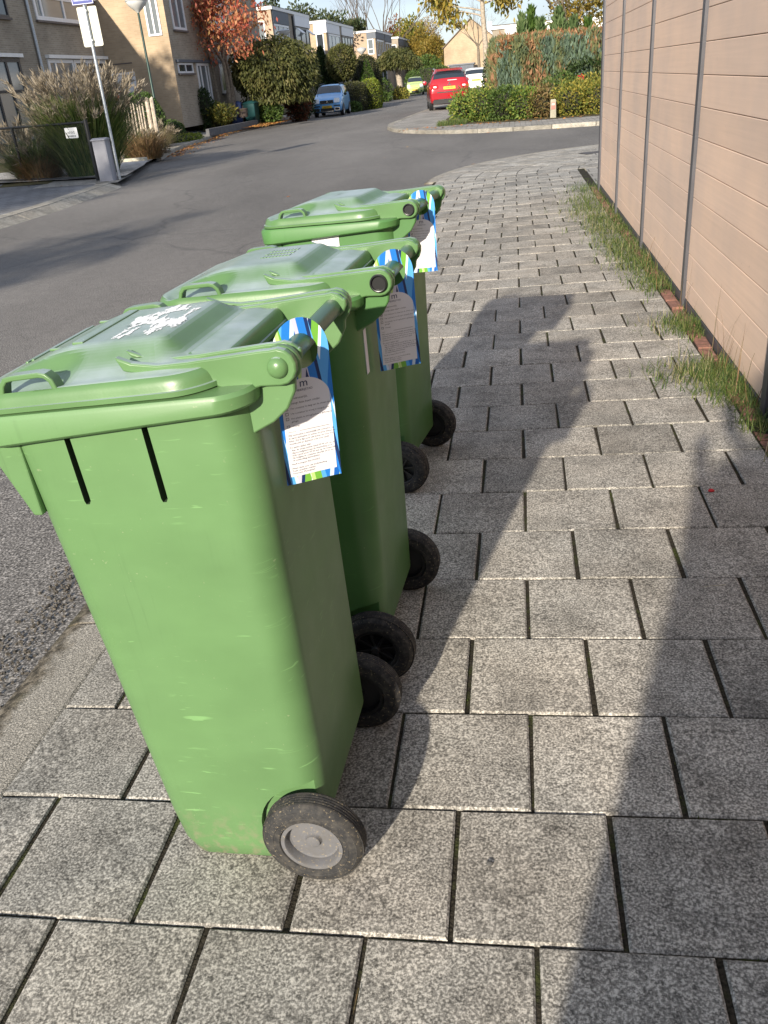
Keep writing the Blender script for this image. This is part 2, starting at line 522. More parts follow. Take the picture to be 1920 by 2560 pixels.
# near pavement -----------------------------------------------------------
XL, XR, YC = -.757, 1.362, 42 * T
CX, KY = 2.4, 1.22
def arc(r, th): return (CX + r * math.cos(th), YC + KY * r * math.sin(th))
def pavement():
    m = MB()
    rr = random.Random(3)
    def slab(q):
        """q: four corners of the slab, counter-clockwise"""
        cx = sum(p[0] for p in q) / 4; cy = sum(p[1] for p in q) / 4
        dz = rr.uniform(-.0016, .0016); tx, ty = rr.gauss(0, .003), rr.gauss(0, .003)
        def h(x, y): return S(x, y) + dz + tx * (x - cx) + ty * (y - cy)
        n = len(q)
        lo = [(x, y, S(x, y) - .05) for x, y in q]
        e = [(x, y, h(x, y) - .004) for x, y in q]
        t = []
        for x, y in q:
            d = math.hypot(x - cx, y - cy); k = 1 - .0065 / d
            t.append((cx + (x - cx) * k, cy + (y - cy) * k, h(x, y)))
        V = lo + e + t
        Fc = [(8, 9, 10, 11)]
        for i in range(4):
            j = (i + 1) % 4
            Fc += [(i, j, 4 + j, 4 + i), (4 + i, 4 + j, 8 + j, 8 + i)]
        m.add(V, Fc)
    for j in range(-14, 42):
        off = 0 if j % 2 == 0 else .5
        y0, y1 = j * T + .0022, (j + 1) * T - .0022
        for i in range(-4, 6):
            g = .0052 + rr.uniform(-.0018, .0018)
            x0, x1 = (i + off) * T + g, (i + 1 + off) * T - g
            x0, x1 = max(x0, XL + .004), min(x1, XR - .004)
            if x1 - x0 < .03: continue
            a, b = rr.gauss(0, .0012), rr.gauss(0, .0012)
            slab([(x0 + a, y0 + b), (x1 + a, y0 - b), (x1 - a, y1 - b), (x0 - a, y1 + b)])
    # the corner: courses swing round in arcs
    k = 0
    r = CX - XL - .004
    while r > .75:
        r1 = max(r - T + .009, .6)
        nth = max(6, int(math.pi * .62 * r / .31))
        o = .5 if k % 2 else 0
        for a in range(nth):
            th0 = math.pi - math.pi * .62 * (a + .02) / nth
            th1 = math.pi - math.pi * .62 * (a + .98) / nth
            slab([arc(r1, th0), arc(r, th0), arc(r, th1), arc(r1, th1)][::-1])
        r -= T; k += 1
    return tag(m.obj('pavement', M['slab']), kind='structure')
pavement()

def joint_bed():
    m = MB()
    V, Fc = [], []
    ys = [-5 + i * .5 for i in range(int((YC + 5) / .5) + 1)] + [YC]
    for y in ys:
        for x in (-.80, 1.46):
            V.append((x, y, S(x, y) - .0065))
    for i in range(len(ys) - 1):
        Fc.append((2 * i, 2 * i + 1, 2 * i + 3, 2 * i + 2))
    m.add(V, Fc)
    V, Fc = [], []
    n = 30
    for i in range(n + 1):
        th = math.pi - math.pi * .62 * i / n
        for r in (.3, 3.19):
            x, y = arc(r, th)
            V.append((x, y, S(x, y) - .0065))
    for i in range(n): Fc.append((2 * i, 2 * i + 1, 2 * i + 3, 2 * i + 2))
    m.add(V, Fc)
    return tag(m.obj('pavement_bed', M['joint']), kind='structure')
joint_bed()

def kerb_material():
    t = NT('gritty_kerb')
    co = t.coord()
    o = t.sep(co)
    base = (.27, .25, .215)
    fine = t.noise(co, 240, 2, .6)
    agg = t.ramp(fine, [(.34, sc(base, .36)), (.48, sc(base, .85)), (.56, sc(base, 1.15)), (.7, sc(base, 2.1))])
    wob = t.math('MULTIPLY', t.math('SUBTRACT', t.noise(co, 9, 5, .65), .5), .30)
    d = t.math('ADD', t.math('MULTIPLY', o[0], -1), wob)
    sand = t.ramp(t.math('SUBTRACT', d, .86), [(.0, 0), (.06, 1)])
    sandc = t.ramp(t.noise(co, 34, 5, .7), [(.36, (.018, .016, .012)), (.5, (.085, .072, .052)), (.66, (.25, .215, .165))])
    moss = t.ramp(t.noise(co, 5, 4), [(.55, 0), (.7, .7)])
    sandc = t.mix(moss, sandc, (.055, .055, .02))
    col = t.mix(t.math('MULTIPLY', sand, .95), agg, sandc)
    t.bump(fine, .6, .004)
    return t.done(col, .92, 0, .2)
M['kerb_dirty'] = kerb_material()
def kerb_near():
    m = MB()
    path = [(-1, y) for y in np.arange(-5, YC + .01, 1.0)] + [(0, a) for a in np.linspace(0, .62, 12)]
    def sect(kind, a, inner, outer):
        if kind == -1: return ((-.757 + inner, a), (-.757 - outer, a))
        th = math.pi - math.pi * a
        return (arc(CX - XL - inner, th), arc(CX - XL + outer, th))
    for p, q in zip(path[:-1], path[1:]):
        k = q[0]
        a0, a1 = p[1], q[1]
        if k == 0 and p[0] == -1: a0 = 0
        g = .006 if k == -1 else .001
        for sub in range(4):
            s0 = a0 + (a1 - a0) * sub / 4 + (g if sub == 0 else 0); s1 = a0 + (a1 - a0) * (sub + 1) / 4 - (g if sub == 3 else 0)
            V = []
            for s_ in (s0, s1):
                for (d, z) in ((.004, -.05), (.004, -.004), (-.003, .0), (-.15, -.004), (-.19, -.016), (-.235, -.14)):
                    A, B = sect(k, s_, 0, 1)
                    x = A[0] + (B[0] - A[0]) * -d; y = A[1] + (B[1] - A[1]) * -d
                    V.append((x, y, S(x, y) + z))
            m.add(V, [(i, i + 1, i + 7, i + 6) for i in range(5)] + [tuple(range(5, -1, -1)), tuple(range(6, 12))])
    # the straight run along the side road
    return tag(m.obj('kerb', M['kerb_dirty'], smooth=30), kind='structure')
kerb_near()

# loose edge of the asphalt against the kerb: coarse dark stones
def road_edge():
    rr = random.Random(5)
    m = MB()
    for i in range(3600):
        y = rr.uniform(-1.2, 7); x = -1.05 + .03 * math.sin(y * 3.1) + rr.gauss(0, .045)
        s = rr.uniform(.002, .0062)
        z = -.047 + rr.uniform(-.001, .006) - max(0, y - 4) * .006
        M3 = Matrix.Rotation(rr.uniform(0, 3), 3, (rr.random(), rr.random(), rr.random() + .1))
        m.box((x, y, z), (s * 1.6, s * 1.3, s), M=M3)
    return tag(m.obj('gravel', plain('road_chippings', (.085, .074, .06), .95, var=.6, scale=90)), 'crumbling dark chippings along the asphalt edge at the kerb', 'gravel', kind='stuff')
road_edge()

# opposite side of the street ----------------------------------------------
LK = [(-6.9, -12), (-6.95, 6), (-7.0, 10.9), (-7.0, 12.9), (-7.35, 16.2), (-7.7, 17.6), (-8.6, 20.5), (-9.35, 23.4), (-10.0, 25.9), (-10.7, 29), (-11.2, 32.9), (-11.9, 37), (-12.2, 40), (-12.4, 44), (-12.3, 48), (-11.4, 54.4), (-10.5, 62), (-10, 75), (-9.7, 90), (-9.3, 110), (-9.5, 140)]
def lk(y):
    for (xa, ya), (xb, yb) in zip(LK, LK[1:]):
        if ya <= y <= yb: return xa + (xb - xa) * (y - ya) / (yb - ya)
    return LK[-1][0] if y > 0 else LK[0][0]
def ss(t):
    t = max(0., min(1., t)); return t * t * (3 - 2 * t)
def gz(x, y):
    """ground height in the gardens on the left"""
    d = lk(y) - x
    g = .45 * ss((d - 1.2) / 2.6) * ss((y - 27) / 8) * (1 if y < 70 else max(.2, 1 - (y - 70) / 40))
    pit = ss((x + 13.1) / .25) * ss((-10.9 - x) / .25) * ss((y - 39.75) / .3) * ss((42.0 - y) / .3)   # bins stand on a lower path behind the leaf bank
    return g + (.04 - g) * pit
def resample(P, st):
    out = [P[0]]
    for a, b in zip(P, P[1:]):
        n = max(1, int(math.hypot(b[0] - a[0], b[1] - a[1]) / st))
        for i in range(1, n + 1): out.append((a[0] + (b[0] - a[0]) * i / n, a[1] + (b[1] - a[1]) * i / n))
    return out
def kerbline(P, name, zt=.0, width=.14, side=1, mat='kerb', seglen=1.0, slope=0.0):
    """kerb stones along P; side=+1: the stones lie to the left of the walking direction"""
    m = MB()
    Q = resample(P, seglen)
    for a, b in zip(Q, Q[1:]):
        A, B = Vector((*a, 0)), Vector((*b, 0))
        t = (B - A).normalized(); nrm = Vector((-t.y, t.x, 0)) * side
        A2, B2 = A + t * .008, B - t * .008
        pr = [(0, ROAD - .02), (.012 + slope, zt - .012), (.022 + slope, zt), (width + slope, zt), (width + slope, ROAD - .02)]
        V = [p + nrm * d + Vector((0, 0, z)) for p in (A2, B2) for d, z in pr]
        m.add(V, [(i, i + 1, i + 6, i + 5) for i in range(4)] + [(0, 1, 2, 3, 4), (9, 8, 7, 6, 5)])
    return tag(m.obj(name, M[mat]), kind='structure')
kerbline(LK[:4] + [(-7.3, 15.9), (-7.40, 16.3), (-7.8, 17.1)], 'kerb', side=1, width=.28, slope=.25)     # flat-sloping drive-over stones
kerbline(LK[7:], 'kerb', side=1, zt=.0)

def strip(name, P, d0, d1, mat, z, zf=None, step=1.5):
    m = MB()
    Q = resample(P, step)
    V = []
    for (x, y) in Q:
        for d in (d0, d1): V.append((x - d, y, (zf(x - d, y) if zf else 0) + z))
    m.add(V, [(2 * i, 2 * i + 1, 2 * i + 3, 2 * i + 2) for i in range(len(Q) - 1)])
    return tag(m.obj(name, mat), kind='structure')
strip('pavement', LK[:5] + [(-7.45, 17.3), (-7.6, 18.0)], .3, 12, M['pave_drive'], -.009)
strip('pavement', LK[4:], .13, 2.0, M['pave_far'], -.004)
def terrain():
    m = MB()
    ys = list(np.arange(17.1, 37, 1.2)) + list(np.arange(37.5, 44, .3)) + list(np.arange(44.4, 120, 1.2)); ds = [-.75, -.5, -.25, 0, .25, .5, .75, 1.0, 1.25, 1.6, 2.0, 2.6, 3.4, 5, 8, 13, 28, 58]
    ds = [1.9 + .75 + q * 1.0 for q in ds]
    V = []
    for y in ys:
        for d in ds:
            x = lk(y) - d
            V.append((x, y, gz(x, y) - .002 + (.008 * math.sin(x * 2.3 + y) if d > 2 else 0)))
    n = len(ds)
    m.add(V, [(j * n + i, j * n + i + 1, (j + 1) * n + i + 1, (j + 1) * n + i) for j in range(len(ys) - 1) for i in range(n - 1)])
    return tag(m.obj('garden_ground', M['soil'], smooth=60), kind='structure')
terrain()
# paved drive in front of the tan house, lighter path beside the tall grass
m = MB()
V = []
for y in np.arange(31.5, 38.6, .5):
    for x in (-17, -15.6, -14.5, -13.7, -13.2, lk(y) - 2.2, lk(y) - 1.2): V.append((x, y, gz(x, y) + .025))
n = 7
m.add(V, [(j * n + i, j * n + i + 1, (j + 1) * n + i + 1, (j + 1) * n + i) for j in range(len(V) // n - 1) for i in range(n - 1)])
tag(m.obj('driveway', M['pave_drive']), kind='structure')
M['path_light'] = pave_far('pale_path', (.42, .40, .38))
sheet('path', [[(-7.75, 17.25), (-8.5, 20.1), (-9.0, 21.6), (-10.6, 21.9), (-13.5, 21.2), (-12.5, 18.3), (-8.35, 17.3)]], M['path_light'], .03)

# right-hand block across the side road
IK = [(30, 21.2), (6, 22.6), (2.5, 23.15), (1.4, 23.4), (.4, 23.65), (-.55, 24.05), (-1.5, 24.8), (-2.3, 25.8), (-2.9, 26.8), (-3.35, 27.95), (-3.75, 29.5), (-3.95, 31.3), (-3.85, 37), (-3.6, 43.5), (-3.8, 52.8), (-4.3, 75), (-4.6, 110), (-4.8, 140)]
kerbline(IK, 'kerb', side=-1, width=.2, zt=.0, mat='kerb')
m = MB()
far = [(60, 21.2), (60, 140)]
m.add([(x, y, -.005) for x, y in [(30, 21.3)] + [(x + .08, y + .1) for x, y in IK[1:]] + [(60, 140), (60, 21.3)]], [tuple(range(len(IK) + 2))])
tag(m.obj('pavement', M['pave_far']), kind='structure')
sheet('planting_bed', [[(30, 24.0), (6, 25.3), (2.5, 25.9), (.8, 26.2), (-.6, 26.8), (-1.6, 28), (-1.9, 31), (-1.85, 38), (-1.7, 50), (-2.0, 75), (-2.2, 110), (60, 110), (60, 24)]], M['soil'], .004)
# side road kerb at this side, behind the fence
kerbline([(arc(3.157 + .2, math.pi * .38)), (5, 16.6), (14, 15.9), (30, 15.0)], 'kerb', side=-1, width=.2, zt=-.03)
sheet('manhole_cover', [[arc(1.9, 1.75), arc(2.2, 1.75), arc(2.2, 1.98), arc(1.9, 1.98)]], plain('cast_iron', (.06, .05, .045), .6), -.028)
# ================================================================== FENCE
FX = 1.46
def fence():
    root = empty('fence', (FX, 4, .02), 0, 'tall tan composite board fence with dark metal posts along the pavement', 'fence')
    ys = [2.46 + 1.905 * i for i in range(-4, 6)]
    ys[-1] = 10.16
    def rel(o):
        o.parent = root; o.matrix_parent_inverse = Matrix.Translation(-root.location); return o
    P = .1572
    for i, y in enumerate(ys):
        m = MB()
        m.prism([(FX - .032, y - .034), (FX + .032, y - .034), (FX + .032, y - .012), (FX + .012, y - .012), (FX + .012, y + .012), (FX + .032, y + .012), (FX + .032, y + .034), (FX - .032, y + .034)], -.1, 2.16)
        rel(m.obj('post', M['alu'], bevel=.003))
    for y0, y1 in zip(ys, ys[1:]):
        m = MB()
        z = .165 - P
        k = 0
        while z < 2.08:
            a, b = y0 + .030, y1 - .030
            z1 = min(z + P, 2.13)
            z_ = z; z = max(z, .058)
            # board with a chamfered lower edge and a tongue, so seams show as thin dark lines
            prof = [(FX - .010, z + .0015), (FX - .0125, z + .004), (FX - .0125, z1 - .004), (FX - .010, z1 - .0015), (FX + .0105, z1 - .0015), (FX + .0105, z + .0015)]
            V = [(x, y, zz) for y in (a, b) for x, zz in prof]
            m.add(V, [(i, (i + 1) % 6, (i + 1) % 6 + 6, i + 6) for i in range(6)] + [tuple(range(6)), tuple(range(11, 5, -1))])
            z = z_ + P; k += 1
        rel(m.obj('board_panel', M['board']))
        m = MB()
        m.bb(FX - .016, FX + .016, y0 + .032, y1 - .032, -.01, .055)
        rel(m.obj('rail', M['alu'], bevel=.002))
        m = MB()
        m.bb(FX - .018, FX + .018, y0 + .032, y1 - .032, 2.105, 2.15)
        rel(m.obj('rail', M['alu'], bevel=.002))
        m = MB()
        m.bb(FX - .003, FX + .003, y0 + .032, y1 - .032, .06, 2.10)
        rel(m.obj('backing', M['black']))
fence()
# brick edging under the fence
rr = random.Random(11)
m = MB()
y = -4.5
while y < 10.3:
    l = .205 + rr.uniform(-.006, .006)
    x0 = XR + .004 + rr.gauss(0, .003)
    z = S(1.4, y) - .004 + rr.gauss(0, .004)
    m.box((x0 + .036, y + l / 2, z - .03), (.068, l - .012, .07), M=Matrix.Rotation(rr.gauss(0, .02), 3, 'Z') @ Matrix.Rotation(rr.gauss(0, .02), 3, 'X'))
    y += l
tag(m.obj('brick_edging', M['edge_brick'], bevel=.004), kind='structure')

# ================================================================== WHEELIE BINS
def rrect(x0, x1, y0, y1, r, n=6):
    P = []
    for cx, cy, a0 in ((x1 - r, y1 - r, 0), (x0 + r, y1 - r, 90), (x0 + r, y0 + r, 180), (x1 - r, y0 + r, 270)):
        for k in range(n + 1):
            a = R(a0 + 90 * k / n)
            P.append((cx + r * math.cos(a), cy + r * math.sin(a)))
    return P
def loft(rings, close_lo=True, close_hi=True):
    n = len(rings[0])
    V = [p for r_ in rings for p in r_]
    Fc = [(i * n + k, i * n + (k + 1) % n, (i + 1) * n + (k + 1) % n, (i + 1) * n + k) for i in range(len(rings) - 1) for k in range(n)]
    if close_lo: Fc.append(tuple(reversed(range(n))))
    if close_hi: Fc.append(tuple((len(rings) - 1) * n + k for k in range(n)))
    return V, Fc
HX, HZ = .086, 1.010
def bin_body(foot, slots, mats):
    rings = []
    for z, f in ((foot, .0), (foot + .012, .012), (.05, .04), (.115, .11), (.25, .25), (.5, .5), (.75, .78), (.968, 1.0)):
        x0 = -.305 - .085 * f + {foot: .036, foot + .012: .016}.get(z, .004 if z == .05 else 0); x1 = {foot: -.070, foot + .012: -.052, .05: -.02}.get(z, .022 + .009 * f)
        hy = .203 + .012 * f - (.014 if z == foot else .004 if z == foot + .012 else 0)
        rings.append([(x, y, z) for x, y in rrect(x0, x1, -hy, hy, .052 + .012 * f, 7)])
    m = MB(); m.add(*loft(rings))
    body = m.obj('body', mats, smooth=50)
    cut = MB()
    for s_ in (-1, 1):
        a, b = sorted((s_ * .188, s_ * .30))
        cut.lathe([(0, a), (.116, a), (.116, b), (0, b)], 40, 'y', (0.006, 0, .10))
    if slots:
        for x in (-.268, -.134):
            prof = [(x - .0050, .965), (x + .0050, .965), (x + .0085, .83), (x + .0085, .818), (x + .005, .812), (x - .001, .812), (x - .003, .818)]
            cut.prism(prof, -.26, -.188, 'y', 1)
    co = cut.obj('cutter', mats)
    md = body.modifiers.new('b', 'BOOLEAN'); md.operation = 'DIFFERENCE'; md.object = co; md.solver = 'EXACT'
    bpy.context.view_layer.update()
    baked(body)
    bpy.data.objects.remove(co)
    me = body.data
    b = bmesh.new(); b.from_mesh(me)
    bmesh.ops.remove_doubles(b, verts=b.verts, dist=.0002)
    b.to_mesh(me); b.free()
    me.shade_smooth(); me.set_sharp_from_angle(angle=R(40))
    return body

def lid_mesh():
    def f(x, y, d):
        t = min(d / .013, 1)
        z = .975 + .018 * (x + .426) / .44 + .027 * math.sqrt(max(0, 1 - (1 - t) ** 2))
        z += .005 * ss((d - .02) / .03)
        px = ss((-.070 - x) / .055) * ss((x + .424) / .16)
        py = ss((.190 - abs(y)) / .085)
        z += .029 * px * py
        # lowered scoops at the two front corners under the grips
        sx = ss((x + .40) / .03) * ss((-.235 - x) / .05); sy = ss((abs(y) - .125) / .03) * ss((.222 - abs(y)) / .02)
        z -= .010 * sx * sy
        # rear deck between the hinge arms
        if x > -.07: z += .003 * ss((.150 - abs(y)) / .02)
        return z
    rings = []
    x0, x1, hy = -.426, -.004, .229
    d = 0
    ds = [0, .0005, .0015, .0035, .006, .0095, .013, .018, .026] + [.026 + .0065 * i for i in range(1, 30)]
    base = rrect(x0, x1, -hy, hy, .075, 12)
    for d in ds:
        if d > .215: break
        ring = rrect(x0 + d, x1 - d, -(hy - d), hy - d, max(.075 - d * .6, .012), 12)
        # add intermediate points on the straights
        P = []
        for a, b in zip(ring, ring[1:] + ring[:1]):
            P.append(a)
            L_ = math.hypot(b[0] - a[0], b[1] - a[1])
            Lb = 0
            i = ring.index(a)
            a0, b0 = base[i], base[(i + 1) % len(base)]
            Lb = math.hypot(b0[0] - a0[0], b0[1] - a0[1])
            nn = int(Lb / .012)
            for k in range(1, nn): P.append((a[0] + (b[0] - a[0]) * k / nn, a[1] + (b[1] - a[1]) * k / nn))
        rings.append([(x, y, f(x, y, d)) for x, y in P])
    und = [(x, y, .9725 + .018 * (x + .426) / .44) for x, y, z in rings[0]]
    und1 = [(x + (.0035 if x > -.21 else -.0035), y * 1.0155, .9725 + .018 * (x + .426) / .44) for x, y, z in rings[0]]
    und0 = [(x, y, z + .0075) for x, y, z in und1]
    und2 = [(x * .97 - .003, y * .97, .9725 + .018 * (x + .426) / .44) for x, y, z in rings[0]]
    r0 = [(x, y, z + .0082) for (x, y, _), (_, _, z) in zip(rings[0], und1)]
    return loft([und2, und1, und0, r0] + rings[1:], True, True)

def arm_shape():
    """lid arm seen from the side (x, z): rib that sweeps from the lid back to the hinge"""
    P = [(-.165, 1.040), (-.140, 1.030), (-.10, 1.0245), (-.05, 1.0265), (.02, 1.032), (.062, 1.0355)]
    for k in range(0, 9):
        a = R(110 - 25 * k)
        P.append((HX + .0275 * math.cos(a), HZ + .0275 * math.sin(a)))
    P += [(.055, .983), (.020, .974), (-.02, .990), (-.06, 1.002), (-.10, 1.006), (-.155, 1.018)]
    return P
def ear_shape():
    P = [(-.012, .966), (.028, .990)]
    for k in range(0, 9):
        a = R(120 - 22 * k)
        P.append((HX + .029 * math.cos(a), HZ - .002 + .029 * math.sin(a)))
    P += [(.100, .968), (.085, .942), (.060, .922), (.030, .908), (.004, .895), (-.012, .880)]
    return P
LID = lid_mesh()

def tyre_profile(kind):
    # (radius, offset along the axle); outer face at -.026
    P = [(.060, -.020), (.063, -.0255), (.072, -.0264), (.0735, -.0256), (.075, -.0264), (.085, -.0250), (.0865, -.0243), (.088, -.0245), (.0935, -.020), (.0975, -.0135)]
    for g in (-.012, -.006, 0, .006, .012):
        P += [(.0995, g - .0028), (.1, g - .0014), (.1, g + .0014), (.0985, g + .0028)]
    P += [(.0975, .0155), (.0935, .021), (.088, .0245), (.063, .0255), (.060, .020)]
    return P
def wheel(parent, y, s_, kind, name='wheel'):
    """s_: -1 near side (outer face towards -y), +1 far side"""
    ty = MB()
    P = [(r_, o * -s_ * -1 if s_ < 0 else -o) for r_, o in tyre_profile(kind)]
    P = [(r_, (o if s_ < 0 else -o)) for r_, o in tyre_profile(kind)]
    ty.lathe(P + [(.058, P[-1][1]), (.058, P[0][1])], 56, 'y', (0, y, .1), closed=True)
    w_ = ty.obj(name, M['tyre'] if kind == 'disc' else M['tyre_b'], parent, smooth=28)
    h = MB()
    k = 1 if s_ < 0 else -1
    if kind == 'disc':
        pr = [(0, -.0145), (.012, -.0145), (.0135, -.0135), (.0145, -.009), (.017, -.0065), (.046, -.0045), (.049, -.0065), (.0515, -.0205), (.0535, -.0235), (.0605, -.0235), (.0605, .018), (0, .018)]
        h.lathe([(a, b * k) for a, b in pr], 48, 'y', (0, y, .1))
        h.obj('hub', M['hub'], w_, smooth=35)
    else:
        h.lathe([(a, b * k) for a, b in [(.0605, -.021), (.0605, .02), (.052, .02), (.051, .0), (.052, -.0195), (.054, -.021)]], 40, 'y', (0, y, .1), closed=True)
        h.lathe([(a, b * k) for a, b in [(0, -.021), (.009, -.021), (.012, -.017), (.013, .012), (0, .012)]], 20, 'y', (0, y, .1))
        for q in range(8):
            a = 2 * math.pi * q / 8 + .2
            Mx = Matrix.Rotation(-a, 3, 'Y')
            h.box((.032 * math.cos(a), y - .008 * k, .1 + .032 * math.sin(a)), (.045, .010, .0055), M=Mx)
        h.lathe([(a, b * k) for a, b in [(.052, .0), (.012, .004), (.012, .008), (.052, .006)]], 32, 'y', (0, y, .1), closed=True)
        h.obj('hub', M['hub_b'], w_, smooth=35)
    return w_

def text_obj(name, items, mat, parent, M4=None, res=2):
    """items: (string, x, y, size); one flat mesh of lettering in the xz-plane facing -y"""
    V, Fc = [], []
    for s_, x, y, size in items:
        cu = bpy.data.curves.new('t', 'FONT'); cu.body = s_; cu.size = size; cu.resolution_u = res; cu.fill_mode = 'BOTH'
        to = bpy.data.objects.new('t', cu); C.objects.link(to)
        dg = bpy.context.evaluated_depsgraph_get()
        me = bpy.data.meshes.new_from_object(to.evaluated_get(dg))
        n = len(V)
        V += [(x + v.co.x, 0, y + v.co.y) for v in me.vertices]
        Fc += [tuple(i + n for i in p.vertices) for p in me.polygons]
        bpy.data.objects.remove(to); bpy.data.curves.remove(cu); bpy.data.meshes.remove(me)
    m = MB()
    if M4 is not None: V = [tuple(M4 @ Vector(p)) for p in V]
    m.add(V, Fc)
    return m.obj(name, mat, parent, fixn=False)

def make_bin(loc, yaw, tilt, label, green, lid, wheels, slots, foot, boss, extras=None):
    root = empty('wheelie_bin', loc, 0, label, 'wheelie bin', 'green wheelie bins in a row on the pavement')
    # stand square on the sloping pavement, with the bin's own small lean
    n0 = Vector((-.0183, .0043, 1)).normalized()
    lx = Vector((math.cos(yaw), math.sin(yaw), 0)); lx = (lx - n0 * lx.dot(n0)).normalized(); ly = n0.cross(lx)
    lx2 = lx * math.cos(tilt) + n0 * math.sin(tilt); n2 = n0 * math.cos(tilt) - lx * math.sin(tilt)
    root.rotation_euler = Matrix(((lx2.x, ly.x, n2.x), (lx2.y, ly.y, n2.y), (lx2.z, ly.z, n2.z))).to_euler()
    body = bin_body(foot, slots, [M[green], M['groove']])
    body.parent = root
    # collar
    m = MB()
    def A(d, z, k):      # the collar is deeper at the front; its rim climbs slightly towards the hinge
        return [(x, y, z + k * (x + .432) / .478) for x, y in rrect(-.432 + d, .050 - d, -.242 + d, .242 - d, .055, 7)]
    m.add(*loft([A(.040, .915, .043), A(.008, .917, .043), A(.003, .922, .043), A(.001, .962, .020), A(.005, .970, .018), A(.03, .971, .018)], True, True))
    m.obj('collar', M[green], root, smooth=40)
    # gussets below the front of the collar
    m = MB()
    m.prism([(-.424, .918), (-.36, .922), (-.36, .79), (-.376, .79)], -.205, .205, 'y')
    m.obj('front_gusset', M[green], root, bevel=.003)
    # ears that carry the handle
    for s_ in (-1, 1):
        m = MB()
        a, b = sorted((s_ * .163, s_ * .178))
        m.prism(ear_shape(), a, b, 'y')
        m.obj('bracket', M[green], root, smooth=30, bevel=.003)
    m = MB()
    m.tube([(HX, -.178, HZ), (HX, -.1, HZ), (HX, .1, HZ), (HX, .178, HZ)], .0165, 18)
    m.obj('handle', M['handle_' + green], root, smooth=40)
    m = MB(); m.tube([(0, -.2, .1), (0, .2, .1)], .009, 12)
    m.obj('axle', M['steel'], root, smooth=40)
    # lid with arms, grips, hinge caps
    m = MB(); m.add(*LID)
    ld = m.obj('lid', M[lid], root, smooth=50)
    for s_ in (-1, 1):
        m = MB()
        a, b = sorted((s_ * .1795, s_ * .1945))
        m.prism(arm_shape(), a, b, 'y')
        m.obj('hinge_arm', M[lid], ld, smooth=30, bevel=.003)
        m = MB()
        a, b = sorted((s_ * .146, s_ * .158))
        m.prism([(x, z + (0 if z > 1.02 else .01)) for x, z in arm_shape()], a, b, 'y')
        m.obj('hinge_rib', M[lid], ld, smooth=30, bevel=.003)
        m = MB()
        if boss == 'cap':
            pr = [(0, .2055), (.006, .205), (.0115, .2025), (.0150, .1985), (.0160, .1945)]
        else:
            pr = [(0, .196), (.0145, .196), (.0150, .2015), (.0165, .2020), (.0185, .2005), (.0190, .1945)]
        m.lathe([(r_, o * s_) for r_, o in pr], 28, 'y', (HX, 0, HZ))
        m.obj('hinge_cap', M[lid] if boss == 'cap' else M['black'], ld, smooth=45)
        # grips
        y = s_ * .209
        x0, x1 = -.346, -.262
        pts = [(x0 - .008, y, .990), (x0, y, 1.015), (x0 + .008, y, 1.0235), (x0 + .018, y, 1.0255), (x1 - .018, y, 1.0285), (x1 - .008, y, 1.0265), (x1, y, 1.019), (x1 + .008, y, .993)]
        m = MB()
        V = []
        for i, p in enumerate(pts):
            p = Vector(p)
            t = (Vector(pts[min(i + 1, 7)]) - Vector(pts[max(i - 1, 0)])).normalized()
            nn = Vector((-t.z, 0, t.x)) * .0042
            for q in ((-.0115, -1), (.0115, -1), (.0115, 1), (-.0115, 1)):
                V.append(p + Vector((0, q[0], 0)) + nn * q[1])
        Fc = [(4 * i + k, 4 * i + (k + 1) % 4, 4 * i + 4 + (k + 1) % 4, 4 * i + 4 + k) for i in range(7) for k in range(4)] + [(0, 1, 2, 3), (31, 30, 29, 28)]
        m.add(V, Fc)
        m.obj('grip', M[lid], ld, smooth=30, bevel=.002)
    for s_, kd in zip((-1, 1), wheels):
        wheel(root, s_ * .2185, s_, kd)
    if extras: extras(root, ld, body)
    return root
for k_ in ('green', 'green2'):
    M['handle_' + k_] = plain('handle_' + k_, (.045, .115, .06) if k_ == 'green' else (.05, .14, .06), .35)

def lid_top(x, y, d=.1):
    px = ss((-.070 - x) / .055) * ss((x + .424) / .16); py = ss((.190 - abs(y)) / .085)
    return .975 + .018 * (x + .426) / .44 + .027 + .005 + .029 * px * py

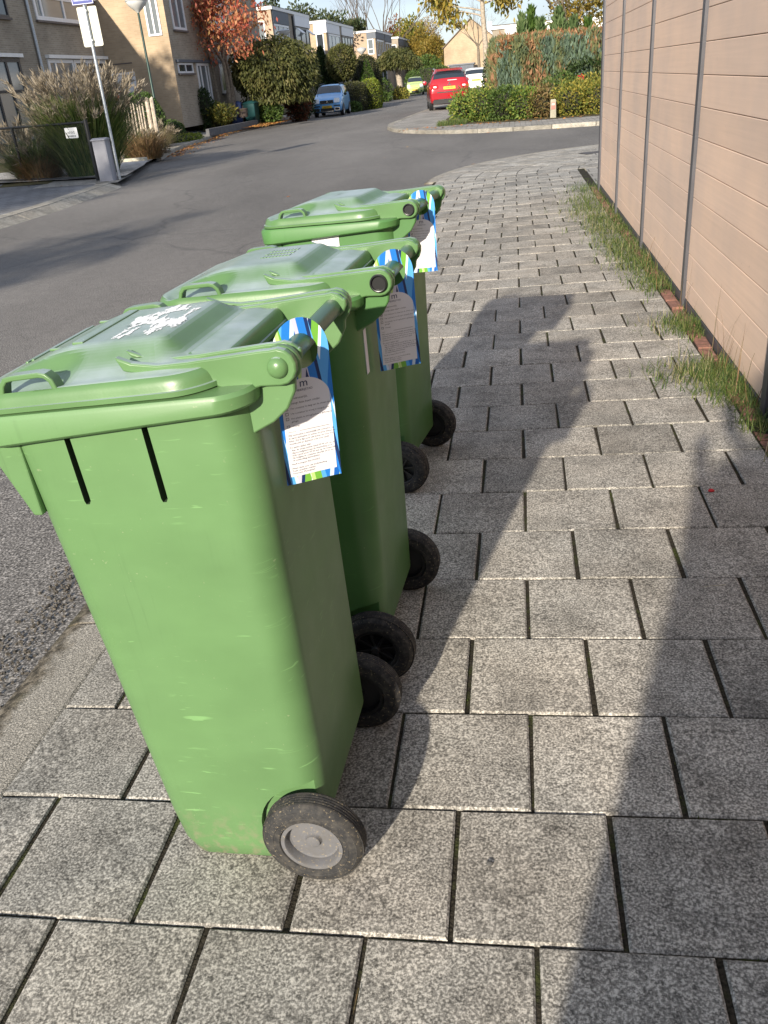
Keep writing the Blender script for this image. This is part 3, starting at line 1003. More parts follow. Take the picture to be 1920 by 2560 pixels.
def extra_first(root, ld, body):
    # remains of a white label on the lid
    rr = random.Random(4)
    from mathutils import noise as mn
    m = MB()
    nx, ny = 70, 110
    V, idx = [], {}
    Fc = []
    for i in range(nx):
        for j in range(ny):
            x = -.235 + .125 * i / nx; y = -.12 + .23 * j / ny
            u = abs(i / nx - .5) * 2; v = abs(j / ny - .5) * 2
            # irregular patch worn in streaks, heavier at the near end
            s_ = mn.noise((x * 30, y * 16, 1)) + .55 * mn.noise((x * 95, y * 42, 5)) + .3 * mn.noise((x * 240, y * 160, 9))
            if s_ + .15 - .75 * u ** 4 - .85 * v ** 5 < .02: continue
            n = len(V)
            dx, dy = .125 / nx, .23 / ny
            for a, b in ((0, 0), (1, 0), (1, 1), (0, 1)):
                xx, yy = x + a * dx, y + b * dy
                V.append((xx, yy, lid_top(xx, yy) + .0007))
            Fc.append((n, n + 1, n + 2, n + 3))
    m.add(V, Fc)
    m.obj('label_residue', M['residue'], ld)
    # moulded ridges across the lid
    m = MB()
    for x, wd in ((-.272, .020), (-.372, .006), (-.36, .006)):
        m.bb(x - wd / 2, x + wd / 2, -.105, .105, lid_top(x, 0) - .004, lid_top(x, 0) + .003)
    m.bb(-.335, -.300, -.09, -.083, lid_top(-.32, 0) - .003, lid_top(-.32, 0) + .0015)
    m.bb(-.335, -.300, .083, .09, lid_top(-.32, 0) - .003, lid_top(-.32, 0) + .0015)
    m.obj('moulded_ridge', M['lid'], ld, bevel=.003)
    # scraped date mark on the side
    m = MB()
    for x in (-.2065, -.199):
        for k in range(4):
            m.bb(x, x + .0045, -.2135, -.2115, .872 + k * .007, .872 + k * .007 + .0052)
    m.obj('moulded_mark', plain('rubbed_mark', (.19, .26, .10), .5), body)
def extra_second(root, ld, body):
    m = MB()
    m.bb(.030, .0315, -.150, -.128, .80, .90)
    o = m.obj('sticker', M['white'], body)
    m = MB()
    for i in range(9):
        for j in range(3):
            m.bb(-.225 + i * .008, -.219 + i * .008, -.03 + j * .035, -.008 + j * .035, lid_top(-.222 + i * .008, 0) - .001, lid_top(-.222 + i * .008, 0) + .0014)
    m.obj('moulded_lettering', M['lid2'], ld)
def extra_third(root, ld, body):
    m = MB()
    m.bb(-.245, -.150, -.2175, -.2128, .845, .945)
    st = m.obj('sticker', M['white'], body)
    # print too small to read in the picture: rows of short grey strokes
    rr = random.Random(8); m = MB()
    for i in range(8):
        x = -.240
        while x < (-.20 if i % 3 else -.165):
            l = rr.uniform(.004, .013); m.bb(x, x + l, -.2181, -.2175, .936 - .0105 * i, .941 - .0105 * i); x += l + .003
    for i in range(2): m.bb(-.172, -.156, -.2181, -.2175, .862 - .009 * i, .867 - .009 * i)
    m.obj('print', plain('pale_print', (.45, .45, .46), .6), st)

def bin_loc(x, y): return (x, y, S(x, y))
B1 = make_bin(bin_loc(.0530, .3480), -.040, .018, 'green wheelie bin nearest the camera, with worn white patch on its lid', 'green', 'lid', ('disc', 'spoke'), True, .005, 'cap', extra_first)
B2 = make_bin(bin_loc(.0880, .9601), -.064, -.010, 'middle green wheelie bin with round black hinge cap, between two other bins', 'green2', 'lid2', ('spoke', 'spoke'), False, .0, 'ring', extra_second)
B3 = make_bin(bin_loc(.0430, 2.0793), -.1628, -.014, 'farthest green wheelie bin of the row, with white sticker below its collar', 'green2', 'lid2', ('spoke', 'spoke'), False, .0, 'ring', extra_third)

B3.scale = (1.03, 1.03, 1.0)
B1.scale = (1.0, 1.0, 1.014)
# ------------------------------------------------------------------ cardboard hangers
def stripe_material():
    t = NT('striped_card')
    o = t.sep(t.coord())
    u, v = o[0], o[2]
    blue, dblue, lblue, pale, green, lgreen, navy, grey, wht = lin(38, 118, 200), lin(28, 92, 172), lin(85, 160, 222), lin(190, 208, 228), lin(108, 165, 62), lin(175, 202, 125), lin(28, 48, 92), lin(190, 188, 205), lin(235, 242, 248)
    def layer(k, sl, off, seq):
        a = t.math('ADD', t.math('MULTIPLY', u, k), t.math('MULTIPLY', v, sl))
        a = t.math('FRACT', t.math('ADD', a, off))
        n = len(seq)
        pos = np.cumsum([0] + [s_[1] for s_ in seq]); pos = pos / pos[-1]
        return t.ramp(a, [(float(p), s_[0]) for p, s_ in zip(pos, seq)], 'CONSTANT')
    A = layer(11, 1.5, .62, [(blue, 3), (wht, .7), (lgreen, 1), (green, 1.8), (lblue, 2), (grey, 1.3), (blue, 2), (navy, .9), (lblue, 1.2), (pale, .9)])
    B = layer(13, -1.9, .80, [(green, 2), (wht, .8), (lblue, 2.4), (blue, 2.2), (pale, 1.2), (dblue, 1.6), (lgreen, .9), (grey, 1.2), (navy, 1.0)])
    msk = t.math('FRACT', t.math('ADD', t.math('MULTIPLY', u, 21), t.math('MULTIPLY', v, 4.2)))
    col = t.mix(t.ramp(msk, [(.0, 0), (.52, 1)], 'CONSTANT'), A, B)
    return t.done(col, .35, 0, .5)
M['stripes'] = stripe_material()
CW, CH = .0455, .270         # half width, height below the hole centre's top
def card_outline():
    top = .052
    P = []
    for k in range(0, 19):
        a = R(180 - 10 * k)
        P.append((.0445 * math.cos(a), .0 + top * math.sin(a)))
    P += [(CW, -.10), (CW + .001, -CH + .05), (-CW - .001, -CH + .05), (-CW, -.10)]
    return P
def card_mesh():
    """outline with a round hole, bridged and given a card's thickness"""
    b = bmesh.new()
    out = card_outline()
    hole = [(.027 * math.cos(R(12 * k)), -.001 + .027 * math.sin(R(12 * k))) for k in range(30)]
    es = []
    for P in (out, hole):
        vv = [b.verts.new((x, 0, z)) for x, z in P]
        es += [b.edges.new((vv[i], vv[(i + 1) % len(vv)])) for i in range(len(vv))]
    bmesh.ops.triangle_fill(b, use_beauty=True, use_dissolve=False, edges=es)
    bmesh.ops.recalc_face_normals(b, faces=b.faces)
    r_ = bmesh.ops.extrude_face_region(b, geom=list(b.faces))
    bmesh.ops.translate(b, verts=[e for e in r_['geom'] if isinstance(e, bmesh.types.BMVert)], vec=(0, .0012, 0))
    # cut across so the card can curl a little
    for z in np.arange(-.21, .04, .01):
        bmesh.ops.bisect_plane(b, geom=list(b.verts) + list(b.edges) + list(b.faces), plane_co=(0, 0, z), plane_no=(0, 0, 1))
    for x in np.arange(-.04, .041, .008):
        bmesh.ops.bisect_plane(b, geom=list(b.verts) + list(b.edges) + list(b.faces), plane_co=(x, 0, 0), plane_no=(1, 0, 0))
    bmesh.ops.recalc_face_normals(b, faces=b.faces)
    me = bpy.data.meshes.new('hanger'); b.to_mesh(me); b.free()
    return me
def panel_outline():
    P = []
    for k in range(0, 19):
        a = R(165 - 150 * k / 18)
        P.append((.0388 * math.cos(a) / math.cos(R(15)), -.078 + .036 * math.sin(a)))
    P += [(.0394, -.082), (.0394, -.206), (-.0394, -.206), (-.0394, -.082)]
    return P
card_me = card_mesh()
card_me.materials.append(M['stripes'])
m = MB()
m.prism(panel_outline(), -.0006, -.0001, 'y')
panel_o = m.obj('printed_panel', M['white'])
b = bmesh.new(); b.from_mesh(panel_o.data)
for z in np.arange(-.2, .04, .01):
    bmesh.ops.bisect_plane(b, geom=list(b.verts) + list(b.edges) + list(b.faces), plane_co=(0, 0, z), plane_no=(0, 0, 1))
for x in np.arange(-.04, .041, .008):
    bmesh.ops.bisect_plane(b, geom=list(b.verts) + list(b.edges) + list(b.faces), plane_co=(x, 0, 0), plane_no=(1, 0, 0))
b.to_mesh(panel_o.data); b.free()
Lh = .0053
text_items = [('Beste bewoner(s),', -.0375, -.0735, .0056), ('U ontvangt deze kaart omdat:', -.0375, -.0815, .0052),
    ('Uw container te lang aan de straat staat', -.0285, -.0900, .0045), ('Uw container te vroeg is aangeboden', -.0285, -.0982, .0045),
    ('Het plastic te vroeg buiten is gehangen/', -.0285, -.1064, .0045), ('gelegd', -.0285, -.1116, .0045), ('Overig:', -.0285, -.1195, .0045),
    ('Wij verzoeken u vriendelijk uw container op', -.0375, -.1345, .0045), ('de juiste tijd buiten te zetten en weer binnen te', -.0375, -.1393, .0043),
    ('halen. Dit is fijn voor uw buren en voor het', -.0375, -.1441, .0045), ('straatbeeld en daarmee ook voor uzelf.', -.0375, -.1489, .0045),
    ('De juiste tijden zijn:', -.0375, -.1555, .0048), ('Aan de straat zetten vanaf 20.00 uur op de', -.0345, -.1603, .0045),
    ('dag voorafgaand aan de inzameling en in', -.0345, -.1648, .0045), ('ieder geval voor 07.30 uur op de inzameldag.', -.0345, -.1693, .0045),
    ('Na lediging de container uiterlijk 20.00 uur op', -.0345, -.1738, .0043), ('de inzameldag binnenhalen.', -.0345, -.1783, .0045),
    ('Heeft u vragen? Bel 14 0413', -.0375, -.1848, .0045), ('Alvast dank voor uw medewerking', -.0375, -.1925, .0045), ('Team openbare ruimte', -.0375, -.1970, .0045), ('Gemeente Meierijstad', -.0375, -.2015, .0045)]
text_items = [(a, x * .94, y, s_ * .93) for a, x, y, s_ in text_items]
text_o = text_obj('lettering', text_items, M['ink_soft'], None, Matrix.Translation((0, -.0009, 0)), 1)
# check boxes and rule
m = MB()
def frame_box(x, z, s_, t_=.00055):
    m.bb(x, x + s_, -.0010, -.0007, z, z + t_); m.bb(x, x + s_, -.0010, -.0007, z + s_ - t_, z + s_)
    m.bb(x, x + t_, -.0010, -.0007, z + t_, z + s_ - t_); m.bb(x + s_ - t_, x + s_, -.0010, -.0007, z + t_, z + s_ - t_)
for i, z in enumerate((-.0908, -.0990, -.1072, -.1203)): frame_box(-.0352, z, .0048)
m.box((-.0328, -.0009, -.0884), (.0055, .0003, .0007), M=Matrix.Rotation(-.8, 3, 'Y'))
m.bb(-.0345, .0345, -.0010, -.0007, -.1278, -.1273)
box_o = m.obj('checkbox', M['ink'])
logo_o = text_obj('logo', [('m', -.0082, -.0555, .0185), ('MEIERIJSTAD', -.0148, -.0622, .0049)], plain('logo_navy', lin(30, 40, 80), .5), None, Matrix.Translation((0, -.0010, 0)), 2)
def curl(me, amt, seed):
    rr = random.Random(seed)
    for v in me.vertices:
        v.co.y += amt * (v.co.z + .03) ** 2 * 8 + amt * .8 * math.sin(v.co.x * 22)
def hang_card(bin_root, lyv, yaw, roll, label, amt, seed):
    root = bpy.data.objects.new('card_hanger', card_me.copy()); C.objects.link(root)
    tag(root, label, 'hanger card', 'striped cards hung on the bin handles')
    curl(root.data, amt, seed)
    po = None
    for src in (panel_o, text_o, box_o, logo_o):
        o = bpy.data.objects.new(src.name.split('.')[0], src.data.copy()); C.objects.link(o)
        curl(o.data, amt, seed)
        o.parent = root if po is None else po
        if po is None: po = o
    bpy.context.view_layer.update()
    loc = Matrix.Translation((HX, lyv, HZ - .0115))
    root.matrix_world = bin_root.matrix_world @ loc @ Matrix.Rotation(yaw, 4, 'Z') @ Matrix.Rotation(roll, 4, 'Y')
    return root
bpy.context.view_layer.update()
hang_card(B1, -.075, R(17), R(3), 'striped blue and green card hanging on the handle of the nearest bin', .02, 1)
hang_card(B2, -.045, R(8), R(0), 'striped blue and green card hanging on the handle of the middle bin', .03, 2)
hang_card(B3, -.050, R(8), R(1), 'striped blue and green card hanging on the handle of the farthest bin', .015, 3)
for o in (panel_o, text_o, box_o, logo_o): bpy.data.objects.remove(o)
# ================================================================== FOLIAGE
def leaf_arrays(P, D, size, aspect, rs, droop=0, nrm=None, fold=.25):
    """rhombic leaves at P pointing along D"""
    n = len(P)
    D = D / (np.linalg.norm(D, axis=1, keepdims=True) + 1e-9)
    if nrm is None: nrm = rs.normal(size=(n, 3))
    W = np.cross(D, nrm); W /= (np.linalg.norm(W, axis=1, keepdims=True) + 1e-9)
    s_ = (size * rs.uniform(.65, 1.35, n))[:, None]
    N = np.cross(W, D)
    a = P; b = P + D * s_ * .45 + W * s_ * aspect * .5 + N * s_ * .06; c = P + D * s_; d = P + D * s_ * .45 - W * s_ * aspect * .5 + N * s_ * .06
    V = np.stack([a, b, c, d], 1).reshape(-1, 3)
    return V
def quads_obj(name, V, mats, parent=None, mi=None, extra=None):
    """V: 4 vertices per leaf; extra: an MB whose faces are joined in (material index offset included)"""
    n = len(V) // 4
    ev = np.array(extra.v, dtype=float).reshape(-1, 3) if extra else np.zeros((0, 3))
    ef = extra.f if extra else []
    me = bpy.data.meshes.new(name)
    nv = len(V) + len(ev)
    loops = np.concatenate([np.arange(4 * n), np.array([i + 4 * n for f in ef for i in f], dtype=int)]) if ef else np.arange(4 * n)
    tot = np.concatenate([np.full(n, 4), np.array([len(f) for f in ef], dtype=int)]) if ef else np.full(n, 4)
    start = np.concatenate([[0], np.cumsum(tot)[:-1]])
    me.vertices.add(nv); me.vertices.foreach_set('co', np.concatenate([V, ev]).astype(np.float32).ravel())
    me.loops.add(len(loops)); me.loops.foreach_set('vertex_index', loops.astype(np.int32))
    me.polygons.add(len(tot)); me.polygons.foreach_set('loop_start', start.astype(np.int32)); me.polygons.foreach_set('loop_total', tot.astype(np.int32))
    if not isinstance(mats, (list, tuple)): mats = [mats]
    for m_ in mats: me.materials.append(m_)
    if mi is None: mi = np.zeros(n, dtype=np.int32)
    mi = np.concatenate([mi, np.array(extra.m, dtype=np.int32)]) if ef else mi
    me.polygons.foreach_set('material_index', mi.astype(np.int32))
    me.update(calc_edges=True); me.validate()
    o = bpy.data.objects.new(name, me); C.objects.link(o)
    if parent: o.parent = parent
    return o
def lumps(P, rs, k=7, amp=.12):
    ph = rs.uniform(0, 6.28, (k, 3)); fr = rs.normal(size=(k, 3)) * 3.2
    return sum(np.sin(P @ fr[i] + ph[i, 0]) for i in range(k)) / math.sqrt(k) * amp
def sphere_pts(n, rs):
    d = rs.normal(size=(n, 3)); return d / np.linalg.norm(d, axis=1, keepdims=True)
def blob(name, c, r, n, size, mat, parent=None, seed=0, aspect=.5, shell=.3, up=.2, droop=0, flat=None, core=None, lump=.14, taper=None, power=1):
    """a rounded crown: leaves through an outer shell of an uneven ellipsoid, with an inner dark body of twigs"""
    rs = np.random.RandomState(seed)
    d = sphere_pts(n, rs)
    if flat is not None: d[:, 2] = np.maximum(d[:, 2], flat + .0 * d[:, 2])
    rad = (1 - shell * rs.uniform(0, 1, n) ** 1.5)[:, None] * (1 + lumps(d, rs, amp=lump))[:, None]
    P = d * rad
    if power != 1:   # squarer outline
        P = np.sign(P) * np.abs(P) ** power
    if taper: P[:, :2] *= (1 - taper * (P[:, 2:3] * .5 + .5))
    P = P * np.array(r)
    D = d * .8 + rs.normal(size=(n, 3)) * .6 + np.array([0, 0, up - droop])
    V = leaf_arrays(P + np.array(c), D, size, aspect, rs)
    ex = None
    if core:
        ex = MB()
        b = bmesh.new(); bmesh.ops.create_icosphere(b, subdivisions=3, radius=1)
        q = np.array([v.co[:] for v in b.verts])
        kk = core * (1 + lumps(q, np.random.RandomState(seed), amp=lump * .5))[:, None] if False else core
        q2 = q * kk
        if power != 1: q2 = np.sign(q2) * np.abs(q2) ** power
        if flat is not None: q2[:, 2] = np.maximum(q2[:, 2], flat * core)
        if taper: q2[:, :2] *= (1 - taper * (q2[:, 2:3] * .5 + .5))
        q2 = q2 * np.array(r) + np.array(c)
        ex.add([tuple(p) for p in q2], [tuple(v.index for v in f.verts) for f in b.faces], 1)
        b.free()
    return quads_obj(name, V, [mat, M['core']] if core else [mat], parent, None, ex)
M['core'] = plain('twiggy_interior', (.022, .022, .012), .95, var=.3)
M['lf_dark'] = leafmat('dark_leaves', [(.018, .035, .010), (.03, .055, .014), (.05, .085, .022)], .2)
M['lf_green'] = leafmat('green_leaves', [(.045, .085, .018), (.075, .125, .025), (.11, .16, .035)], .35)
M['lf_fresh'] = leafmat('fresh_leaves', [(.08, .15, .025), (.13, .21, .04), (.20, .26, .05), (.30, .30, .06)], .35)
M['lf_yg'] = leafmat('yellow_green_leaves', [(.10, .13, .025), (.18, .20, .035), (.30, .27, .05), (.40, .33, .07)], .4)
M['lf_yellow'] = leafmat('yellow_leaves', [(.32, .24, .04), (.45, .33, .06), (.26, .22, .05), (.52, .42, .14)], .45)
M['lf_red'] = leafmat('red_leaves', [(.42, .11, .07), (.52, .17, .10), (.55, .24, .10), (.44, .09, .07), (.30, .20, .07), (.60, .30, .16)], .45)
M['lf_olive'] = leafmat('olive_leaves', [(.04, .05, .016), (.075, .085, .024), (.12, .125, .038), (.17, .15, .055)], .35, blotch=1.2)
M['lf_golden'] = leafmat('golden_leaves', [(.20, .15, .03), (.32, .22, .04), (.16, .16, .035), (.40, .28, .07)], .4, blotch=.25)
M['lf_rust'] = leafmat('rusty_leaves', [(.25, .09, .03), (.34, .13, .04), (.20, .10, .04)], .35)
M['lf_yew'] = leafmat('clipped_green', [(.035, .075, .012), (.055, .105, .018), (.085, .14, .025)], .2)
M['lf_lime'] = leafmat('clipped_lime', [(.10, .15, .015), (.16, .21, .02), (.24, .26, .03)], .25)
M['lf_hedge'] = leafmat('conifer_sprays', [(.40, .22, .12), (.32, .18, .10), (.21, .19, .085), (.16, .185, .08), (.13, .17, .085), (.16, .21, .13)], .25, blotch=1.3)
M['lf_bluegreen'] = leafmat('blue_green_sprays', [(.13, .19, .14), (.18, .245, .18), (.11, .16, .09)], .25)
M['lf_brown'] = leafmat('dead_sprays', [(.25, .11, .05), (.34, .17, .08), (.42, .25, .13)], .25)
M['blade'] = leafmat('grass_blades', [(.045, .085, .02), (.075, .125, .028), (.12, .165, .04), (.20, .21, .08)], .35)
M['blade_dry'] = leafmat('dry_blades', [(.36, .31, .18), (.46, .40, .25), (.27, .23, .12)], .35)
M['plume'] = leafmat('seed_plumes', [(.30, .25, .18), (.40, .34, .26), (.24, .20, .14), (.46, .40, .31)], .45)
M['litter'] = leafmat('fallen_leaves', [(.42, .15, .04), (.50, .23, .06), (.33, .10, .03), (.55, .36, .10), (.24, .12, .05)], .1)

def blades(name, bases, length, width, mat, parent=None, seed=0, spread=.6, bend=.5, segs=3, dirs=None):
    """arching blades: ribbon of segs quads each"""
    rs = np.random.RandomState(seed)
    n = len(bases)
    az = rs.uniform(0, 2 * math.pi, n); tilt = np.abs(rs.normal(0, spread, n)) if np.isscalar(spread) else spread
    h = np.stack([np.cos(az), np.sin(az), 0 * az], 1)
    if dirs is not None: h = dirs + rs.normal(size=(n, 3)) * .25 * np.array([1, 1, 0])
    ln = length * rs.uniform(.6, 1.15, n)
    W = np.stack([-h[:, 1], h[:, 0], 0 * az], 1) * (width * rs.uniform(.7, 1.2, n))[:, None] * .5
    pts = []
    p = np.array(bases, dtype=float)
    for k in range(segs + 1):
        pts.append(p.copy())
        t = np.minimum(tilt + bend * (k / segs) ** 1.3 * rs.uniform(.4, 1.5, n), 2.6)
        p = p + (h * np.sin(t)[:, None] + np.array([0, 0, 1]) * np.cos(t)[:, None]) * (ln / segs)[:, None]
    Q = []
    for k in range(segs):
        w0, w1 = 1 - (k / segs) ** 2 * .9, max(.08, 1 - ((k + 1) / segs) ** 2 * .9)
        Q.append(np.stack([pts[k] - W * w0, pts[k] + W * w0, pts[k + 1] + W * w1, pts[k + 1] - W * w1], 1))
    V = np.stack(Q, 1).reshape(-1, 3)
    return quads_obj(name, V, mat, parent), pts[-1], pts[-1] - pts[-2]

def branch(m, p, d, length, r0, depth, rr, tips, mi=0, split=(2, 3), spread=.55, segs=4, shrink=.68, upb=.12, n=6):
    pts, rad = [Vector(p)], [r0]
    d = Vector(d).normalized()
    for i in range(segs):
        d = (d + Vector((rr.gauss(0, .10), rr.gauss(0, .10), rr.gauss(0, .06) + upb * .3))).normalized()
        pts.append(pts[-1] + d * length / segs)
        rad.append(r0 * (1 - (1 - .62) * (i + 1) / segs))
    m.tube(pts, rad, n if depth > 1 else max(3, n - 2), mi, cap=False)
    if depth <= 0:
        tips.append((pts[-1], d)); tips.append((pts[len(pts) // 2], d)); return
    k = rr.randint(*split)
    for i in range(k):
        ax = Vector((rr.gauss(0, 1), rr.gauss(0, 1), rr.gauss(0, 1))).cross(d).normalized()
        nd = (d * math.cos(spread * rr.uniform(.5, 1.3)) + ax * math.sin(spread * rr.uniform(.5, 1.3)) + Vector((0, 0, upb))).normalized()
        branch(m, pts[-1] if i else pts[-1], nd, length * shrink * rr.uniform(.8, 1.2), rad[-1] * .72, depth - 1, rr, tips, mi, split, spread, segs, shrink, upb, n)

def bush(name, label, cat, c, r, n, size, mat, seed=1, group=None, **k):
    o = blob('foliage', (0, 0, 0), r, n, size, M[mat], None, seed, **k)
    o.name = name; o.location = c
    return tag(o, label, cat, group)
# ================================================================== LEFT SIDE: SIGN, CABINET, FENCE, GRASSES
SY = 16.85
t = empty('sign_post', (-7.71, SY, 0), 0, 'galvanised street sign post with blue name plate above a cream panel', 'sign post')
m = MB(); m.tube([(0, 0, 0), (0.01, 0, 1.0), (.02, 0, 3.6)], [.031, .030, .030], 14); m.obj('pole', M['steel'], t, smooth=40)
m = MB()
m = MB(); m.prism([(x, z) for x, z in rrect(-.02, .385, 2.43, 3.11, .035, 5)], .034, .044, 'y')
m.obj('panel', plain('cream_panel', (.56, .55, .46), .45, var=.06), t, smooth=30, bevel=.002).location = (-.150, 0, 0)
m = MB()
for z in (2.52, 3.02):
    m = MB(); m.bb(-.015, .055, -.036, .034, z - .004, z + .034); m.obj('clamp', M['steel'], t, bevel=.003)
m = MB(); m.bb(-.20, .24, -.046, -.034, 3.135, 3.33); pl = m.obj('name_plate', plain('sign_blue', lin(38, 52, 130), .4, var=.03), t, bevel=.004)
m = MB()
for a in ((-.19, .23, 3.142, 3.150), (-.19, .23, 3.315, 3.323), (-.19, -.182, 3.150, 3.315), (.222, .23, 3.150, 3.315)): m.bb(a[0], a[1], -.0475, -.046, a[2], a[3])
m.obj('plate_border', M['paint_white'], pl)
m = MB()                                                        # name too blurred to read: upright letter strokes
for i in range(13): m.bb(-.15 + i * .025, -.135 + i * .025, -.0475, -.046, 3.195, 3.255 if i % 4 else 3.285)
m.obj('lettering', plain('faded_lettering', (.45, .48, .62), .5), pl)

t = empty('utility_cabinet', (-7.90, 16.75, -.01), 0, 'small grey utility cabinet standing beside the sign post', 'cabinet')
m = MB(); m.bb(-.15, .13, -.11, .14, 0, .78); m.obj('housing', M['cabinet'], t, bevel=.008)
m = MB(); m.prism([(-.135, .775), (.165, .775), (.165, .80), (.0, .825), (-.135, .80)], -.17, .15, 'x'); m.obj('lid', M['cabinet'], t, bevel=.006)
m = MB(); m.bb(-.128, .108, -.116, -.108, .05, .72); m.obj('door', M['cabinet'], t, bevel=.003)

# mesh fence of black tube
FA, FB = (-8.27, 17.02), (-11.9, 18.6)
t = empty('mesh_fence', (FA[0], FA[1], 0), math.atan2(FB[1] - FA[1], FB[0] - FA[0]), 'low black tube fence with wire mesh in front of tall grass', 'fence')
LF = math.hypot(FB[0] - FA[0], FB[1] - FA[1])
m = MB(); m.tube([(0, 0, -.05), (0, 0, 1.16)], .042, 12); m.lathe([(0, 1.17), (.044, 1.165), (.044, 1.15)], 12); m.obj('post', M['black'], t, smooth=40)
m = MB(); m.tube([(2.4, 0, -.05), (2.4, 0, 1.12)], .03, 10); m.obj('post', M['black'], t, smooth=40)
m = MB(); m.tube([(0, 0, 1.12), (LF, 0, 1.12)], .026, 10); m.obj('rail', M['black'], t, smooth=40)
m = MB(); m.tube([(0, 0, .06), (LF, 0, .06)], .014, 8); m.obj('rail', M['black'], t, smooth=40)
m = MB()
k = .06; x = -1.1
while x < LF:
    for sgn in (1, -1):
        x0, z0, x1, z1 = x, .06, x + 1.06 * .8, 1.12
        if sgn < 0: z0, z1 = z1, z0
        # clip
        pts = []
        for q in (0, 1):
            pass
        a, b = max(0, -x0 / (x1 - x0)), min(1, (LF - x0) / (x1 - x0))
        if b > a + .02:
            P0 = (x0 + (x1 - x0) * a, .002 * sgn, z0 + (z1 - z0) * a); P1 = (x0 + (x1 - x0) * b, .002 * sgn, z0 + (z1 - z0) * b)
            m.tube([P0, P1], .0016, 3, cap=False)
    x += k
m.obj('wire_mesh', plain('mesh_wire', (.05, .06, .05), .5), t)
t2 = empty('notice_plate', (-8.63, 17.10, .94), math.atan2(FB[1] - FA[1], FB[0] - FA[0]) + math.pi, 'small white notice plate hanging on the black mesh fence', 'notice plate')
m = MB(); m.prism(rrect(-.19, .19, -.10, .10, .02, 4), -.050, -.044, 'y'); m.obj('plate', M['paint_white'], t2, bevel=.002)
text_obj('lettering', [('mNV0', -.115, -.02, .085)], M['ink_soft'], t2, Matrix.Translation((0, -.0515, 0)))
m = MB()
for i in range(6): m.bb(-.12 + i * .042, -.095 + i * .042, -.0515, -.050, -.075, -.045)
m.obj('small_print', M['ink_soft'], t2)

# tall grass with plumes
def grass_clump(name, label, c, n, length, width, plumes, pl_len, mats=('blade', 'plume'), spread=.28, bend=.9, rad=.35, seed=1, cat='ornamental grass', group=None, ptilt=.34):
    root = empty(name, c, 0, label, cat, group)
    rs = np.random.RandomState(seed)
    a = rs.uniform(0, 6.28, n); q = rad * np.sqrt(rs.uniform(0, 1, n))
    B = np.stack([q * np.cos(a), q * np.sin(a), 0 * a], 1)
    out = np.stack([np.cos(a), np.sin(a), 0 * a], 1)
    blades('leaves', B, length, width, M[mats[0]], root, seed, spread, bend, 5, out)
    if plumes:
        a = rs.uniform(0, 6.28, plumes); q = rad * np.sqrt(rs.uniform(0, 1, plumes))
        B = np.stack([q * np.cos(a), q * np.sin(a), 0 * a], 1); out = np.stack([np.cos(a), np.sin(a), 0 * a], 1)
        _, tip, dr = blades('stalks', B, pl_len, .012, M[mats[0]], root, seed + 1, np.abs(rs.normal(0, ptilt, plumes)), .35, 4, out)
        d = dr / np.linalg.norm(dr, axis=1, keepdims=True)
        P, D = [], []
        kk = 26
        for i in range(kk):
            f = i / kk
            P.append(tip - d * .10 + d * (f * .34) + rs.normal(size=tip.shape) * .012 + np.array([0, 0, -.10]) * f * f)
            D.append(d + rs.normal(size=tip.shape) * .28 + np.array([0, 0, -.15]))
        V = leaf_arrays(np.concatenate(P), np.concatenate(D), .16, .13, rs)
        quads_obj('plumes', V, M[mats[1]], root)
    return root
grass_clump('pampas_grass', 'huge clump of tall grass with beige plumes behind the mesh fence', (-9.02, 18.45, 0), 6500, 1.62, .020, 330, 1.80, rad=.55, spread=.22, bend=.75, seed=3, ptilt=.20)
grass_clump('fountain_grass', 'brown green grass clump behind the mesh fence at the left edge', (-10.55, 18.75, 0), 1600, .95, .016, 60, .95, rad=.45, spread=.5, bend=1.0, seed=5)
M['blade_rust'] = leafmat('rusty_blades', [(.16, .09, .045), (.22, .13, .06), (.12, .10, .04), (.28, .18, .09)], .3)
grass_clump('fountain_grass', 'rusty brown grass clump low behind the left end of the mesh fence', (-10.25, 18.35, 0), 1500, .62, .014, 0, .6, ('blade_rust', 'plume'), rad=.42, spread=.55, bend=1.0, seed=6)
grass_clump('fountain_grass', 'rusty grass clump between the sign post and the lamp post', (-9.55, 22.9, 0), 1300, .75, .014, 0, .7, ('blade_rust', 'plume'), rad=.42, spread=.55, bend=1.1, seed=7)
grass_clump('fountain_grass', 'feathery beige grass clump in front of the stake fence', (-10.3, 24.1, 0), 1300, .78, .014, 45, .70, rad=.40, spread=.5, bend=.9, seed=8)
grass_clump('fountain_grass', 'feathery grass clump right beside the lamp post base', (-11.30, 28.1, 0), 1100, .70, .016, 25, .62, ('blade_dry', 'plume'), rad=.40, spread=.5, bend=.9, seed=9)
bush('shrub', 'low dark shrub at the edge of the pale path near the rusty grass', 'shrub', (-10.35, 25.0, .12), (.55, .45, .35), 1500, .07, 'lf_dark', 11, core=.7)

